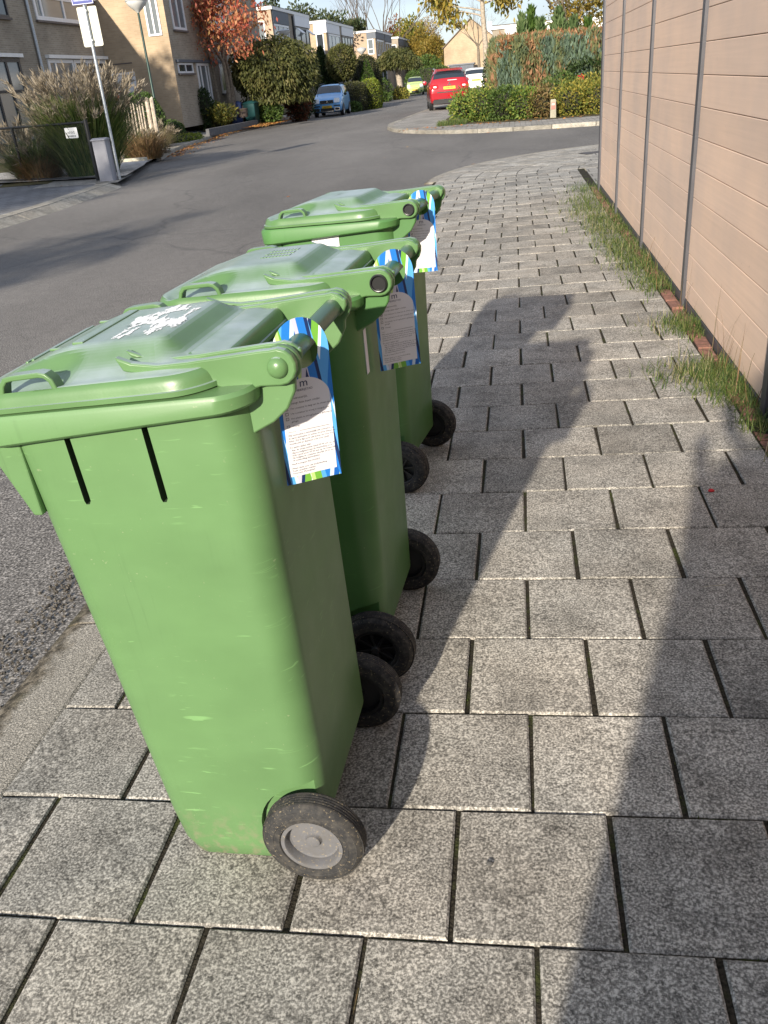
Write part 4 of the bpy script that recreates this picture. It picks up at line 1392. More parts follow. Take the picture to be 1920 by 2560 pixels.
# stake fence
t = empty('stake_fence', (-10.62, 24.2, 0), R(20), 'short fence of pale split wooden stakes behind the sign post', 'fence')
rr = random.Random(2)
xs = [-.62, -.46] + [-.30 + .085 * i for i in range(12)] + [.78, .9]
for i, x in enumerate(xs):
    big = i in (0, 1, len(xs) - 1, len(xs) - 2)
    h = (1.58 if i < 2 else 1.5) if big else 1.40 + rr.uniform(-.06, .04)
    r_ = .062 if big else .024
    m = MB()
    m.tube([(x + rr.gauss(0, .008), 0, 0), (x + rr.gauss(0, .012), rr.gauss(0, .01), h * .5), (x + rr.gauss(0, .02), 0, h - .05), (x + rr.gauss(0, .02), 0, h)], [r_, r_ * .95, r_ * .9, r_ * .35], 7)
    m.obj('stake', M['wood'], t, smooth=30)
for z in (.5, 1.15):
    m = MB(); m.tube([(-.6, .03, z), (.9, .03, z)], .006, 5); m.obj('wire', M['steel'], t)
m = MB(); m.bb(-.55, .55, -.09, .09, 0, .09)
o = m.obj('edging_stone', plain('pale_edging', (.45, .42, .34), .9), bevel=.01); o.location = (-9.75, 22.0, .0); o.rotation_euler = (0, 0, R(-4)); tag(o, 'pale stone beam lying along the edge of the pale path', 'edging stone')

bush('boxwood_ball', 'big clipped green ball of boxwood behind the lamp post', 'shrub', (-11.95, 28.9, .72), (.74, .72, 1.0), 7000, .06, 'lf_yew', 12, core=.93, lump=.03, shell=.1)
M['lf_maroon'] = leafmat('maroon_leaves', [(.06, .018, .014), (.10, .03, .02), (.035, .014, .012)], .2)
bush('smoke_bush', 'dark red brown shrub below the white house door', 'shrub', (-12.6, 28.2, 1.25), (.55, .5, .55), 1500, .12, 'lf_maroon', 13)
bush('box_shrub', 'small round dark green shrub right of the lamp post', 'shrub', (-12.0, 31.6, .32), (.42, .42, .40), 1800, .06, 'lf_yew', 14, core=.9, lump=.05, shell=.15)
bush('ground_cover', 'flat bright yellow green cushion plant beside the lamp post', 'cushion plant', (-11.75, 31.6, .06), (.75, 1.5, .16), 2500, .07, 'lf_lime', 15, core=.8, lump=.1, shell=.3)

def street_lamp(loc, h, label, name='street_lamp'):
    t = empty(name, loc, 0, label, 'street lamp', 'street lamps along the left pavement')
    m = MB(); m.tube([(0, 0, 0), (0, 0, 1.1), (0, 0, 1.18), (0, 0, h - .02)], [.075, .070, .048, .036], 14); m.obj('pole', M['pole_green'], t, smooth=40)
    m = MB(); m.lathe([(.076, 1.03), (.079, 1.04), (.079, 1.09), (.076, 1.10)], 16); m.obj('band', M['paint_white'], t, smooth=40)
    m = MB(); m.lathe([(.036, h - .06), (.07, h - .02), (.15, h + .04), (.29, h + .16), (.345, h + .25), (.35, h + .29)], 28); m.obj('shade', M['globe'], t, smooth=60)
    m = MB(); m.lathe([(.37, h + .285), (.37, h + .31), (.25, h + .37), (.12, h + .40), (0, h + .41)], 28); m.obj('cap', plain('lamp_cap_' + str(len(bpy.data.materials)), (.42, .43, .43), .5), t, smooth=40)
    return t
street_lamp((-12.05, 30.5, 0), 4.13, 'nearest street lamp, dark green pole with milky bowl, in front of the tan house')
street_lamp((-10.35, 67.0, 0), 3.2, 'street lamp between the ivory house and the umbrella shaped tree')
street_lamp((-12.75, 54.0, .1), 4.0, 'street lamp behind the big olive bush, before the dark conifer')

t = empty('low_wall', (-11.40, 33.9, .0), R(88), 'low dark grey retaining wall along the driveway edge', 'wall')
m = MB(); m.bb(0, 6.4, 0, .14, -.02, .25); o = m.obj('wall', plain('dark_concrete', (.10, .10, .105), .85, var=.25), t, bevel=.01)
m = MB(); m.tube([(0, 0, 0), (.07, .02, .14), (.12, .06, .28), (.06, .1, .40)], [.17, .21, .16, .04], 7)
o = m.obj('boulder', plain('pink_stone', (.48, .36, .29), .9, var=.3, scale=9, bump=.6, bscale=18), smooth=50); o.location = (-13.2, 42.0, .30); tag(o, 'pale pinkish boulder on the dark driveway', 'boulder')

# ================================================================== HOUSES
def add_window(parent, plane, at, a0, a1, z0, z1, face, frame='frame_w', glass='glass', mull=(), rails=(), fw=.07, sill=True, name='window', blind=None):
    """window on a facade; plane 'x': wall at x=at, window spans y; 'y': wall at y=at, spans x. face=+1/-1 outward sign"""
    def bb(m, u0, u1, d0, d1, zz0, zz1):
        lo, hi = sorted((at + face * d0, at + face * d1))
        if plane == 'x': m.bb(lo, hi, u0, u1, zz0, zz1)
        else: m.bb(u0, u1, lo, hi, zz0, zz1)
    m = MB()
    bb(m, a0, a1, -.01, .05, z1 - fw, z1); bb(m, a0, a1, -.01, .05, z0, z0 + fw)
    bb(m, a0, a0 + fw, -.01, .048, z0 + fw, z1 - fw); bb(m, a1 - fw, a1, -.01, .048, z0 + fw, z1 - fw)
    for q in mull: bb(m, a0 + (a1 - a0) * q - fw * .45, a0 + (a1 - a0) * q + fw * .45, -.01, .045, z0 + fw, z1 - fw)
    for q in rails: bb(m, a0 + fw, a1 - fw, -.01, .042, z0 + (z1 - z0) * q - fw * .35, z0 + (z1 - z0) * q + fw * .35)
    f = m.obj(name, M[frame], parent)
    m = MB(); bb(m, a0 + fw, a1 - fw, .004, .012, z0 + fw, z1 - fw); m.obj('pane', M[glass], f)
    if sill:
        m = MB(); bb(m, a0 - .06, a1 + .06, 0, .10, z0 - .07, z0 - .003); m.obj('sill', M['sill'], f)
    return f
M['sill'] = plain('dark_sill', (.12, .10, .09), .7)
def house(name, label, x0, x1, y0, y1, z0, z1, wall_front, wall_gable):
    t = empty(name, ((x0 + x1) / 2, (y0 + y1) / 2, z0), 0, label, 'house')
    t['_o'] = 1
    del t['_o']
    return t
def part(o, root):
    bpy.context.view_layer.update()
    o.parent = root; o.matrix_parent_inverse = root.matrix_world.inverted()
    return o
class House:
    def __init__(s, label, x0, x1, y0, y1, z0, z1, front='wall_grey', gable='wall_tan', fascia='fascia', roofh=.18, corner=.0):
        s.root = empty('house', ((x0 + x1) / 2, (y0 + y1) / 2, z0), 0, label, 'house')
        s.b = (x0, x1, y0, y1, z0, z1)
        s.kids = []
        m = MB()
        m.add([(x1, y0, z0), (x1, y1, z0), (x1, y1, z1), (x1, y0, z1), (x0, y0, z0), (x0, y1, z0), (x0, y1, z1), (x0, y0, z1)], [(0, 1, 2, 3)], 0)
        m.add([(x1, y0, z0), (x1, y0, z1), (x0, y0, z1), (x0, y0, z0), (x0, y1, z0), (x0, y1, z1), (x1, y1, z1), (x1, y1, z0)], [(0, 1, 2, 3), (4, 5, 6, 7), (3, 2, 5, 4)], 1)
        s.add(m.obj('wall', [M[front], M[gable]]))
        m = MB(); m.bb(x0 - .1, x1 + .1, y0 - .1, y1 + .1, z1, z1 + roofh); rf = s.add(m.obj('roof', M[fascia]))
        m = MB(); m.bb(x0 - .04, x1 + .04, y0 - .04, y1 + .04, z1 + roofh + .003, z1 + roofh + .06); cv = m.obj('roof_covering', M['roof']); cv.parent = rf
    def add(s, o):
        o.parent = s.root; o.matrix_parent_inverse = Matrix.Translation(-s.root.location)
        return o
    def win(s, *a, **k): return s.add(add_window(None, *a, **k))
    def box(s, name, mat, *b, **k):
        m = MB(); m.bb(*b); return s.add(m.obj(name, M[mat], **k))

# brown terrace houses, nearest on the left
HA = House('brown brick terrace house with dark window frames at the far left', -25, -16, 24.0, 30.48, .0, 5.1, 'wall_grey', 'wall_grey')
HA.win('x', -16, 26.6, 29.15, 4.22, 5.06, 1, 'frame_d', 'glass', (.45,))
HA.box('lintel', 'paint_white', -16.0, -15.86, 26.0, 29.25, 3.06, 3.17)
HA.win('x', -16, 26.3, 29.1, .45, 3.04, 1, 'frame_d', 'glass_l', (.35, .68), (.62,), sill=False, fw=.12, name='window')
m = MB(); m.tube([(-15.93, 30.46, .3), (-15.93, 30.46, 5.1)], .06, 10); HA.add(m.obj('drainpipe', M['steel'], smooth=40))
HB = House('brown brick terrace house with white window frames behind the tall grass', -25, -16, 30.485, 36.0, .0, 5.1, 'wall_grey', 'wall_grey')
HB.win('x', -16, 31.0, 35.2, 4.24, 5.06, 1, 'frame_w', 'glass_l', (.12, .52), fw=.13)
HB.box('lintel', 'paint_white', -16.0, -15.84, 31.0, 35.95, 3.05, 3.16)
HB.win('x', -16, 31.05, 33.0, .9, 3.03, 1, 'frame_w', 'glass_l', (.28,), sill=False, fw=.12)
HB.win('x', -16, 33.05, 35.85, 2.58, 3.03, 1, 'frame_w', 'glass', (.40,), fw=.12)
# tan gable house
HC = House('house with plain tan brick gable and white door behind the nearest street lamp', -25, -13.15, 36.02, 50.0, .3, 6.4, 'wall_grey', 'wall_tan')
d = HC.win('y', 36.02, -15.95, -14.87, .45, 2.53, -1, 'frame_w', 'frame_w', sill=False, fw=.09, name='door')
m = MB(); m.bb(-15.42, -15.14, 35.985, 35.995, 1.99, 2.30); w_ = m.obj('door_window', M['glass']); w_.parent = d
m = MB(); m.bb(-14.84, -14.74, 35.90, 36.01, 1.65, 1.9); HC.add(m.obj('wall_lamp', M['black']))
HC.box('brick_band', 'sill', -15.95, -14.9, 35.998, 36.01, 2.83, 2.87)
HC.win('y', 36.02, -13.96, -13.40, 3.70, 5.5, -1, 'frame_w', 'glass_l', (.5,), sill=False, fw=.07)
HC.win('x', -13.15, 36.7, 38.2, 3.9, 5.4, 1, 'frame_w', 'glass_l', (.5,), fw=.1)
HC.box('lintel', 'panel_g', -13.15, -13.03, 36.3, 46.2, 2.72, 2.82)
HC.win('x', -13.15, 36.4, 38.2, 2.32, 2.70, 1, 'frame_w', 'glass', (.5,))
HC.win('x', -13.15, 38.7, 40.3, .5, 2.70, 1, 'frame_w', 'glass_l', (.3, .75), sill=False, fw=.10)
HC.win('x', -13.15, 41.85, 43.45, 1.45, 2.70, 1, 'frame_w', 'glass_l', fw=.12)
HC.win('x', -13.15, 43.5, 45.9, 2.30, 2.70, 1, 'frame_w', 'glass', (.4,))
HC.win('x', -13.15, 41.5, 45.5, 4.0, 5.4, 1, 'frame_w', 'glass_l', (.33, .66), fw=.1)
# flat roofed houses along the street
HD = House('flat roofed house with grey and white cladding panels behind the red tree', -24, -14.9, 60, 71.2, .2, 6.0, 'wall_grey', 'wall_tan2')
HD.box('cladding', 'panel_g', -14.9, -14.84, 60.2, 64.5, 5.25, 5.98)
HD.box('cladding', 'panel_w', -14.9, -14.80, 66.2, 71.1, 5.32, 5.99)
HD.win('x', -14.9, 60.3, 64.3, 3.4, 5.22, 1, 'frame_w', 'glass_l', (.33, .66), fw=.12)
HD.win('x', -14.9, 66.2, 71.0, 3.2, 5.28, 1, 'frame_d', 'glass_l', (.4, .75), fw=.12)
HD.win('y', 60, -16.05, -15.4, 3.9, 5.4, -1, 'frame_w', 'glass_l', sill=False)
HD.win('x', -14.9, 61, 65, .9, 2.7, 1, 'frame_w', 'glass', (.5,))
m = MB(); m.tube([(-14.83, 65.7, .3), (-14.83, 65.7, 5.9)], .07, 8); HD.add(m.obj('drainpipe', M['frame_d']))
for y in (66.7, 70.0):
    m = MB(); m.box((-14.55, y, 5.0), (.55, 1.0, .05), M=Matrix.Rotation(R(38), 3, 'Y')); HD.add(m.obj('casement', M['frame_w']))
HE = House('flat roofed house with white cladding wrapped round its corner', -24, -14.75, 77, 90.3, .1, 5.95, 'wall_grey', 'wall_tan')
HE.box('cladding', 'panel_w', -15.75, -14.69, 76.9, 83.0, 5.24, 5.94)
HE.box('cladding', 'panel_w', -14.75, -14.67, 84.0, 90.2, 5.26, 5.93)
HE.win('y', 77, -15.62, -14.98, 3.2, 5.22, -1, 'frame_w', 'glass', (), (.45,), sill=False)
HE.win('x', -14.75, 77.8, 83.0, 3.3, 5.20, 1, 'frame_w', 'glass_l', (.3, .6), fw=.14)
HE.win('x', -14.75, 84.1, 90.0, 3.0, 5.22, 1, 'frame_d', 'glass', (.25, .5, .75), fw=.12)
HF = House('flat roofed tan brick house with tall narrow gable window', -24, -13.72, 98, 111.2, 0, 5.9, 'wall_grey', 'wall_tan2')
HF.box('cladding', 'panel_g', -14.62, -13.66, 97.95, 104.5, 5.32, 5.88)
HF.box('cladding', 'panel_g', -13.72, -13.66, 105.2, 111.0, 5.2, 5.88)
HF.win('y', 98, -14.58, -13.92, 3.88, 5.30, -1, 'frame_w', 'glass_l', (), (.35,), sill=False, fw=.09)
HF.win('x', -13.72, 98.8, 104, 3.7, 5.25, 1, 'frame_w', 'glass_l', (.25, .5, .75), fw=.16)
HF.win('x', -13.72, 105.5, 110.8, 3.7, 5.15, 1, 'frame_w', 'glass_l', (.33, .66), fw=.16)
HF.win('x', -13.72, 99, 105, .6, 2.4, 1, 'frame_w', 'glass', (.5,))
HG = House('farthest flat roofed house, mostly hidden behind the umbrella shaped tree', -24, -13.75, 118, 131, 0, 5.85, 'wall_grey', 'wall_grey')
HG.box('cladding', 'panel_g', -13.75, -13.68, 118.5, 130.5, 5.1, 5.83)
HG.win('y', 118, -14.9, -14.0, 3.6, 5.2, -1, 'frame_w', 'glass', sill=False)

# gabled house at the bend of the street
t = empty('house', (-4.2, 106, 0), 0, 'plain tan gabled house at the end of the street', 'house')
GP = [(-7.2, -.1), (-1.15, -.1), (-1.15, 4.25), (-4.15, 6.55), (-7.16, 4.05)]
m = MB(); m.prism(GP, 105, 118, 'y'); o = m.obj('wall', M['wall_tan']); part(o, t)
m = MB()
for a, b in ((GP[4], GP[3]), (GP[3], GP[2])):
    dx, dz = b[0] - a[0], b[1] - a[1]; l = math.hypot(dx, dz); nx, nz = -dz / l * .06, dx / l * .06
    e0 = (a[0] - (dx / l * .25 if b is GP[3] else 0), a[1] - (dz / l * .25 if b is GP[3] else 0)); e1 = (b[0] + (dx / l * .25 if b is GP[2] else 0), b[1] + (dz / l * .25 if b is GP[2] else 0))
    m.prism([e0, e1, (e1[0] + nx, e1[1] + nz), (e0[0] + nx, e0[1] + nz)], 104.8, 118.2, 'y')
rf = m.obj('roof', plain('brown_tiles', (.20, .15, .11), .9)); part(rf, t)
m = MB(); m.bb(-2.36, -1.86, 105.6, 106.2, 4.9, 6.1); o = m.obj('chimney', M['panel_w']); part(o, t); o.parent = rf
t = empty('garage', (-5.1, 102, 0), 0, 'dark grey flat roofed garage in front of the gabled house', 'garage')
m = MB(); m.bb(-6.4, -3.8, 101, 104.4, -.1, 2.15); part(m.obj('wall', M['panel_g']), t)
m = MB(); m.bb(-6.5, -3.7, 100.9, 104.5, 2.154, 2.28); part(m.obj('roof', plain('garage_roof', (.16, .17, .19), .7)), t)
m = MB(); m.bb(-6.2, -4.4, 100.95, 101.0, 0, 2.0); part(m.obj('door', M['panel_g']), t)
# flat house at the right above the hedge
HR = House('flat roofed house with white upper storey showing above the conifer hedge', -.85, 9, 60, 70, 0, 3.62, 'wall_grey', 'wall_grey')
HR.box('cladding', 'paint_white', -.08, 6, 59.93, 60.0, 3.1, 3.60)
HR.win('y', 59.93, 0.0, .66, 2.5, 3.34, -1, 'frame_w', 'glass', (.5,), sill=False, fw=.09)
# a tree added outside the view keeps the far left in shade
# ================================================================== CARS
def paint(name, c, metal=.25):
    t = NT(name); t.b.inputs['Coat Weight'].default_value = .6; t.b.inputs['Coat Roughness'].default_value = .06
    co = t.coord()
    col = t.mix(t.ramp(t.noise(co, 3, 3), [(.3, 0), (.7, 1)]), sc(c, .92), sc(c, 1.06))
    return t.done(col, .32, metal, .5)
M['p_blue'] = paint('light_blue_paint', (.12, .36, .70))
M['p_lime'] = paint('pale_lime_paint', (.50, .62, .20), .1)
M['p_navy'] = paint('dark_blue_paint', (.06, .09, .18))
M['p_red'] = paint('red_paint', (.36, .010, .020), .15)
M['p_white'] = paint('white_car_paint', (.78, .78, .77), 0)
M['carglass'] = glassy('car_glass', (.018, .026, .036), .05)
M['lens'] = plain('clear_lens', (.70, .72, .72), .12, .2, var=.25, scale=30)
M['lens_r'] = plain('red_lens', (.42, .01, .012), .15)
M['lens_o'] = plain('orange_lens', (.60, .17, .03), .15)
M['chrome'] = plain('chrome_trim', (.75, .76, .78), .12, .95)
M['trim'] = plain('dark_trim', (.014, .015, .017), .55)
M['rim'] = plain('alloy_rim', (.42, .43, .44), .3, .7)
def lerp_st(st, x):
    for a, b in zip(st, st[1:]):
        if a[0] >= x >= b[0]:
            f = (a[0] - x) / (a[0] - b[0] + 1e-9)
            return [p + (q - p) * f for p, q in zip(a, b)]
    return list(st[0] if x > st[0][0] else st[-1])
def section(s_):
    x, w_, zb, zbelt, zt, wt = s_
    z6 = zbelt + (zt - zbelt) * .84
    return [(0, zb), (w_ * .82, zb), (w_ * .96, zb + .07), (w_, zb + .26), (w_ * .995, zbelt - .14), (w_ * .955, zbelt), (wt + (w_ * .955 - wt) * .16, z6), (wt * .88, zt - .012), (wt * .45, zt + .004), (0, zt + .008)]
def make_car(name, label, cat, loc, heading, st, paintm, glass, wheels, front, rear, group, wr=.29):
    """st: stations front to rear (x, half width, bottom, belt, top, half width of top)"""
    root = empty(name, loc, heading, label, cat, group)
    rings = []
    for s_ in st:
        h = section(s_)
        rings.append([(s_[0], y, z) for y, z in h] + [(s_[0], -y, z) for y, z in reversed(h[1:-1])])
    V, Fc = loft(rings)
    m = MB(); m.add(V, Fc)
    body = m.obj('body', M[paintm], root, smooth=180)
    md = body.modifiers.new('round', 'SUBSURF'); md.levels = md.render_levels = 2
    def pt(x, k, f, off, side=1):
        h = section(lerp_st(st, x)); a, b = h[k], h[k + 1]
        y, z = a[0] + (b[0] - a[0]) * f, a[1] + (b[1] - a[1]) * f
        ny, nz = (b[1] - a[1]), -(b[0] - a[0]); l = math.hypot(ny, nz) + 1e-9
        return (x, side * (y + ny / l * off), z + nz / l * off)
    def side_glass(x0, x1, f0=.06, f1=.93, slant0=0, slant1=0, nm='side_window', k=5, mat='carglass'):
        for sd in (1, -1):
            m = MB(); V = []
            n = 6
            for i in range(n + 1):
                for f, sl in ((f0, 0), (f1, 1)):
                    x = x0 + (x1 - x0) * i / n + (slant0 * (1 - i / n) + slant1 * i / n) * sl
                    V.append(pt(x, k, f, .010, sd))
            m.add(V, [(2 * i, 2 * i + 1, 2 * i + 3, 2 * i + 2) for i in range(n)])
            m.obj(nm, M[mat], root, smooth=60)
    def top_glass(x0, x1, nm, wf=.96, off=.012):
        m = MB(); V = []
        for i in range(7):
            x = x0 + (x1 - x0) * i / 6
            h = section(lerp_st(st, x))
            row = [pt(x, 6, 1 - wf * .85, off, 1), pt(x, 7, .0, off, 1), pt(x, 8, .0, off, 1), pt(x, 8, 1, off, 1)]
            row += [(p[0], -p[1], p[2]) for p in row[::-1][1:]]
            V += row
        m.add(V, [(7 * i + k, 7 * i + k + 1, 7 * i + k + 8, 7 * i + k + 7) for i in range(6) for k in range(6)])
        return m.obj(nm, M['carglass'], root, smooth=60)
    for g in glass:
        if g[0] == 'top': top_glass(*g[1:])
        else: side_glass(*g[1:])
    wh = lerp_st(st, 0)[1]
    for x in wheels:
        for sd in (1, -1):
            m = MB()
            o0, o1 = sd * (wh - .17), sd * (wh + .012)
            m.lathe([(wr * .62, o1), (wr * .66, o1 + sd * .004), (wr * .93, o1), (wr, o1 - sd * .02), (wr, o0 + sd * .01), (wr * .95, o0), (wr * .6, o0)], 28, 'y', (x, 0, wr), closed=True)
            tw = m.obj('wheel', M['trim'], root, smooth=40)
            m = MB()
            m.lathe([(0, o1 - sd * .01), (.045, o1 - sd * .008), (.05, o1 - sd * .03), (wr * .5, o1 - sd * .035), (wr * .56, o1 - sd * .004), (wr * .63, o1 - sd * .002), (wr * .63, o0)], 28, 'y', (x, 0, wr))
            m.obj('rim', M['rim'], tw, smooth=40)
            m = MB()
            pr = [(wr + .05) * math.cos(R(a)) + x for a in range(0, 181, 15)]
            P = [((wr + .055) * math.cos(R(a)) + x, (wr + .055) * math.sin(R(a)) + wr - .02) for a in range(0, 181, 12)]
            P2 = [((wr - .05) * math.cos(R(a)) + x, (wr - .05) * math.sin(R(a)) + wr - .02) for a in range(180, -1, -12)]
            m.prism(P + P2, sd * (wh - .05), sd * (wh + .006), 'y'); m.obj('wheel_arch', M['trim'], root)
    front(root, pt); rear(root, pt)
    return root
def slab_on(root, name, mat, x, y0, y1, z0, z1, th=.03, r=.02, tilt=0, bevel=.008):
    """rounded panel facing along x, its centre plane at x, leaned by tilt"""
    m = MB(); m.prism(rrect(y0, y1, z0, z1, min(r, (y1 - y0) / 2.1, (z1 - z0) / 2.1), 3), -th / 2, th / 2, 'x')
    if tilt:
        zc = (z0 + z1) / 2
        m.v = [(p[0] + (p[2] - zc) * tilt, p[1], p[2]) for p in m.v]
    o = m.obj(name, M[mat], root, smooth=30); o.location.x = x
    return o
def plate_marks(pl, x, yc, z0, z1, w_=.40, sgn=1):
    """the plate's characters, too small in the picture to read: dark strokes in the pattern of six signs"""
    m = MB()
    xs = [-.155, -.105, -.055, .005, .055, .115]
    for q in xs:
        for dy in (-.016, .016): m.bb(x - .002, x + .002, yc + q + dy - .0045, yc + q + dy + .0045, z0 + .02, z1 - .02)
        m.bb(x - .002, x + .002, yc + q - .0114, yc + q + .0114, (z0 + z1) / 2 - .005, (z0 + z1) / 2 + .005)
    m.obj('plate_characters', M['ink_soft'], pl).location.x = 0
# light blue hatchback, seen from the front
def f_blue(root, pt):
    for s_ in (1, -1):
        y = sorted((s_ * .40, s_ * .69))
        slab_on(root, 'headlight', 'lens', 1.735, y[0], y[1], .66, .87, .10, .04, -.35)
        y = sorted((s_ * .40, s_ * .68))
        fr = slab_on(root, 'fog_light_bay', 'chrome', 1.78, y[0], y[1], .28, .43, .05, .04)
        slab_on(fr, 'bay', 'trim', .012, y[0] + .025, y[1] - .025, .305, .405, .05, .03)
        y = sorted((s_ * .36, s_ * .70)); slab_on(root, 'bumper_strip', 'trim', 1.775, y[0], y[1], .49, .54, .06, .02)
        m = MB(); m.lathe([(0, -.10), (.07, -.08), (.09, 0), (.07, .07), (0, .08)], 12, 'x'); o = m.obj('mirror', M['trim'], root, smooth=60); o.location = (.62, s_ * .86, 1.02); o.scale = (1, 1, .8)
    g = slab_on(root, 'grille', 'chrome', 1.765, -.36, .36, .63, .79, .06, .03, -.2)
    slab_on(g, 'grille_mesh', 'trim', .012, -.33, .33, .675, .765, .05, .02, -.2)
    m = MB(); m.lathe([(0, .012), (.05, .010), (.055, 0)], 16, 'x'); o = m.obj('badge', M['chrome'], g, smooth=40); o.location = (.04, 0, .73)
    slab_on(root, 'air_intake', 'trim', 1.775, -.36, .36, .27, .42, .05, .03)
    slab_on(root, 'lower_lip', 'chrome', 1.79, -.36, .36, .255, .275, .04, .008)
    pl = slab_on(root, 'number_plate', 'plate_y', 1.81, -.26, .26, .42, .53, .02, .01)
    plate_marks(pl, .013, 0, .42, .53)
    m = MB(); m.box((.83, .1, 1.045), (.03, .9, .025)); m.obj('wiper', M['trim'], root)
    for s_ in (1, -1):
        m = MB(); m.tube([(.25, s_ * .52, 1.47), (.2, s_ * .53, 1.55), (-1.2, s_ * .53, 1.56), (-1.3, s_ * .52, 1.48)], .022, 6); m.obj('roof_rail', M['trim'], root, smooth=40)
def none(root, pt): pass
def r_plain(root, pt):
    for s_ in (1, -1):
        y = sorted((s_ * .56, s_ * .70)); slab_on(root, 'tail_light', 'lens_r', -1.70, y[0], y[1], .85, 1.15, .06, .03, .1)
ST_HATCH = [(1.80, .60, .28, .60, .68, .42), (1.76, .70, .24, .70, .76, .52), (1.60, .765, .20, .82, .86, .58), (1.30, .785, .18, .92, .955, .62), (.92, .79, .18, .985, 1.03, .66), (.78, .79, .18, 1.0, 1.12, .66), (.30, .79, .18, 1.02, 1.46, .585), (.05, .79, .18, 1.02, 1.51, .58), (-.6, .79, .18, 1.03, 1.53, .58), (-1.2, .79, .18, 1.04, 1.52, .575), (-1.52, .785, .2, 1.05, 1.46, .57), (-1.66, .77, .22, 1.02, 1.12, .62), (-1.76, .72, .26, .85, .92, .58), (-1.78, .66, .3, .78, .84, .52)]
G_HATCH = [('top', .80, .32, 'windscreen'), ('side', .62, -.10, .10, .92, -.28, 0), ('side', -.17, -.90, .10, .92), ('side', -.97, -1.40, .14, .90), ('top', -1.535, -1.64, 'rear_window')]
make_car('parked_car', 'light blue small hatchback parked facing the camera beside the clipped hedge', 'car', (-9.35, 49.0, ROAD), R(-90 + 2), ST_HATCH, 'p_blue', G_HATCH, (1.12, -1.13), f_blue, r_plain, 'cars parked along the street')
# pale lime hatchback further down
def f_lime(root, pt):
    for s_ in (1, -1):
        y = sorted((s_ * .44, s_ * .70)); slab_on(root, 'headlight', 'lens', 1.68, y[0], y[1], .62, .92, .12, .06, -.5)
        y = sorted((s_ * .50, s_ * .66)); slab_on(root, 'fog_light', 'trim', 1.775, y[0], y[1], .34, .42, .05, .03)
        m = MB(); m.lathe([(0, -.10), (.07, -.08), (.09, 0), (.07, .07), (0, .08)], 12, 'x'); o = m.obj('mirror', M['trim'], root, smooth=60); o.location = (.62, s_ * .86, 1.02)
    slab_on(root, 'grille', 'trim', 1.775, -.26, .26, .62, .66, .06, .015)
    slab_on(root, 'air_intake', 'trim', 1.79, -.34, .34, .28, .40, .05, .04)
    pl = slab_on(root, 'number_plate', 'plate_y', 1.81, -.26, .26, .41, .52, .02, .01); plate_marks(pl, .013, 0, .41, .52)
make_car('parked_car', 'pale lime green small hatchback parked near the umbrella shaped tree', 'car', (-8.65, 86.5, ROAD), R(-90 + 5), ST_HATCH, 'p_lime', G_HATCH, (1.12, -1.13), f_lime, r_plain, 'cars parked along the street')
def f_navy(root, pt):
    for s_ in (1, -1):
        y = sorted((s_ * .42, s_ * .70)); slab_on(root, 'headlight', 'lens', 1.73, y[0], y[1], .62, .80, .10, .04, -.35)
    slab_on(root, 'grille', 'chrome', 1.77, -.36, .36, .56, .68, .06, .03)
    pl = slab_on(root, 'number_plate', 'plate_y', 1.81, -.26, .26, .40, .51, .02, .01); plate_marks(pl, .013, 0, .40, .51)
make_car('parked_car', 'dark blue car partly hidden between the lime green car and the red car', 'car', (-7.15, 93, ROAD), R(-90 + 4), [(a, b, c, d * .96, e * .96, f) for a, b, c, d, e, f in ST_HATCH], 'p_navy', G_HATCH, (1.12, -1.13), f_navy, r_plain, 'cars parked along the street')
# red SUV seen from behind, standing half on the pavement
ST_SUV = [(2.15, .68, .40, .72, .80, .5), (2.10, .78, .30, .85, .92, .6), (1.80, .865, .24, .98, 1.03, .68), (1.3, .88, .22, 1.05, 1.09, .72), (.95, .88, .22, 1.08, 1.15, .72), (.30, .885, .22, 1.09, 1.55, .63), (0, .885, .22, 1.09, 1.60, .62), (-.8, .885, .22, 1.11, 1.62, .62), (-1.5, .885, .22, 1.13, 1.60, .615), (-1.84, .88, .24, 1.14, 1.53, .60), (-2.0, .865, .27, 1.10, 1.22, .70), (-2.08, .85, .30, 1.0, 1.06, .70), (-2.14, .80, .40, .80, .86, .66), (-2.15, .72, .45, .72, .76, .58)]
G_SUV = [('top', .92, .32, 'windscreen'), ('side', .70, -.15, .08, .92, -.35, 0), ('side', -.22, -1.1, .08, .92), ('side', -1.17, -1.75, .12, .9), ('top', -1.86, -1.985, 'rear_window', .99)]
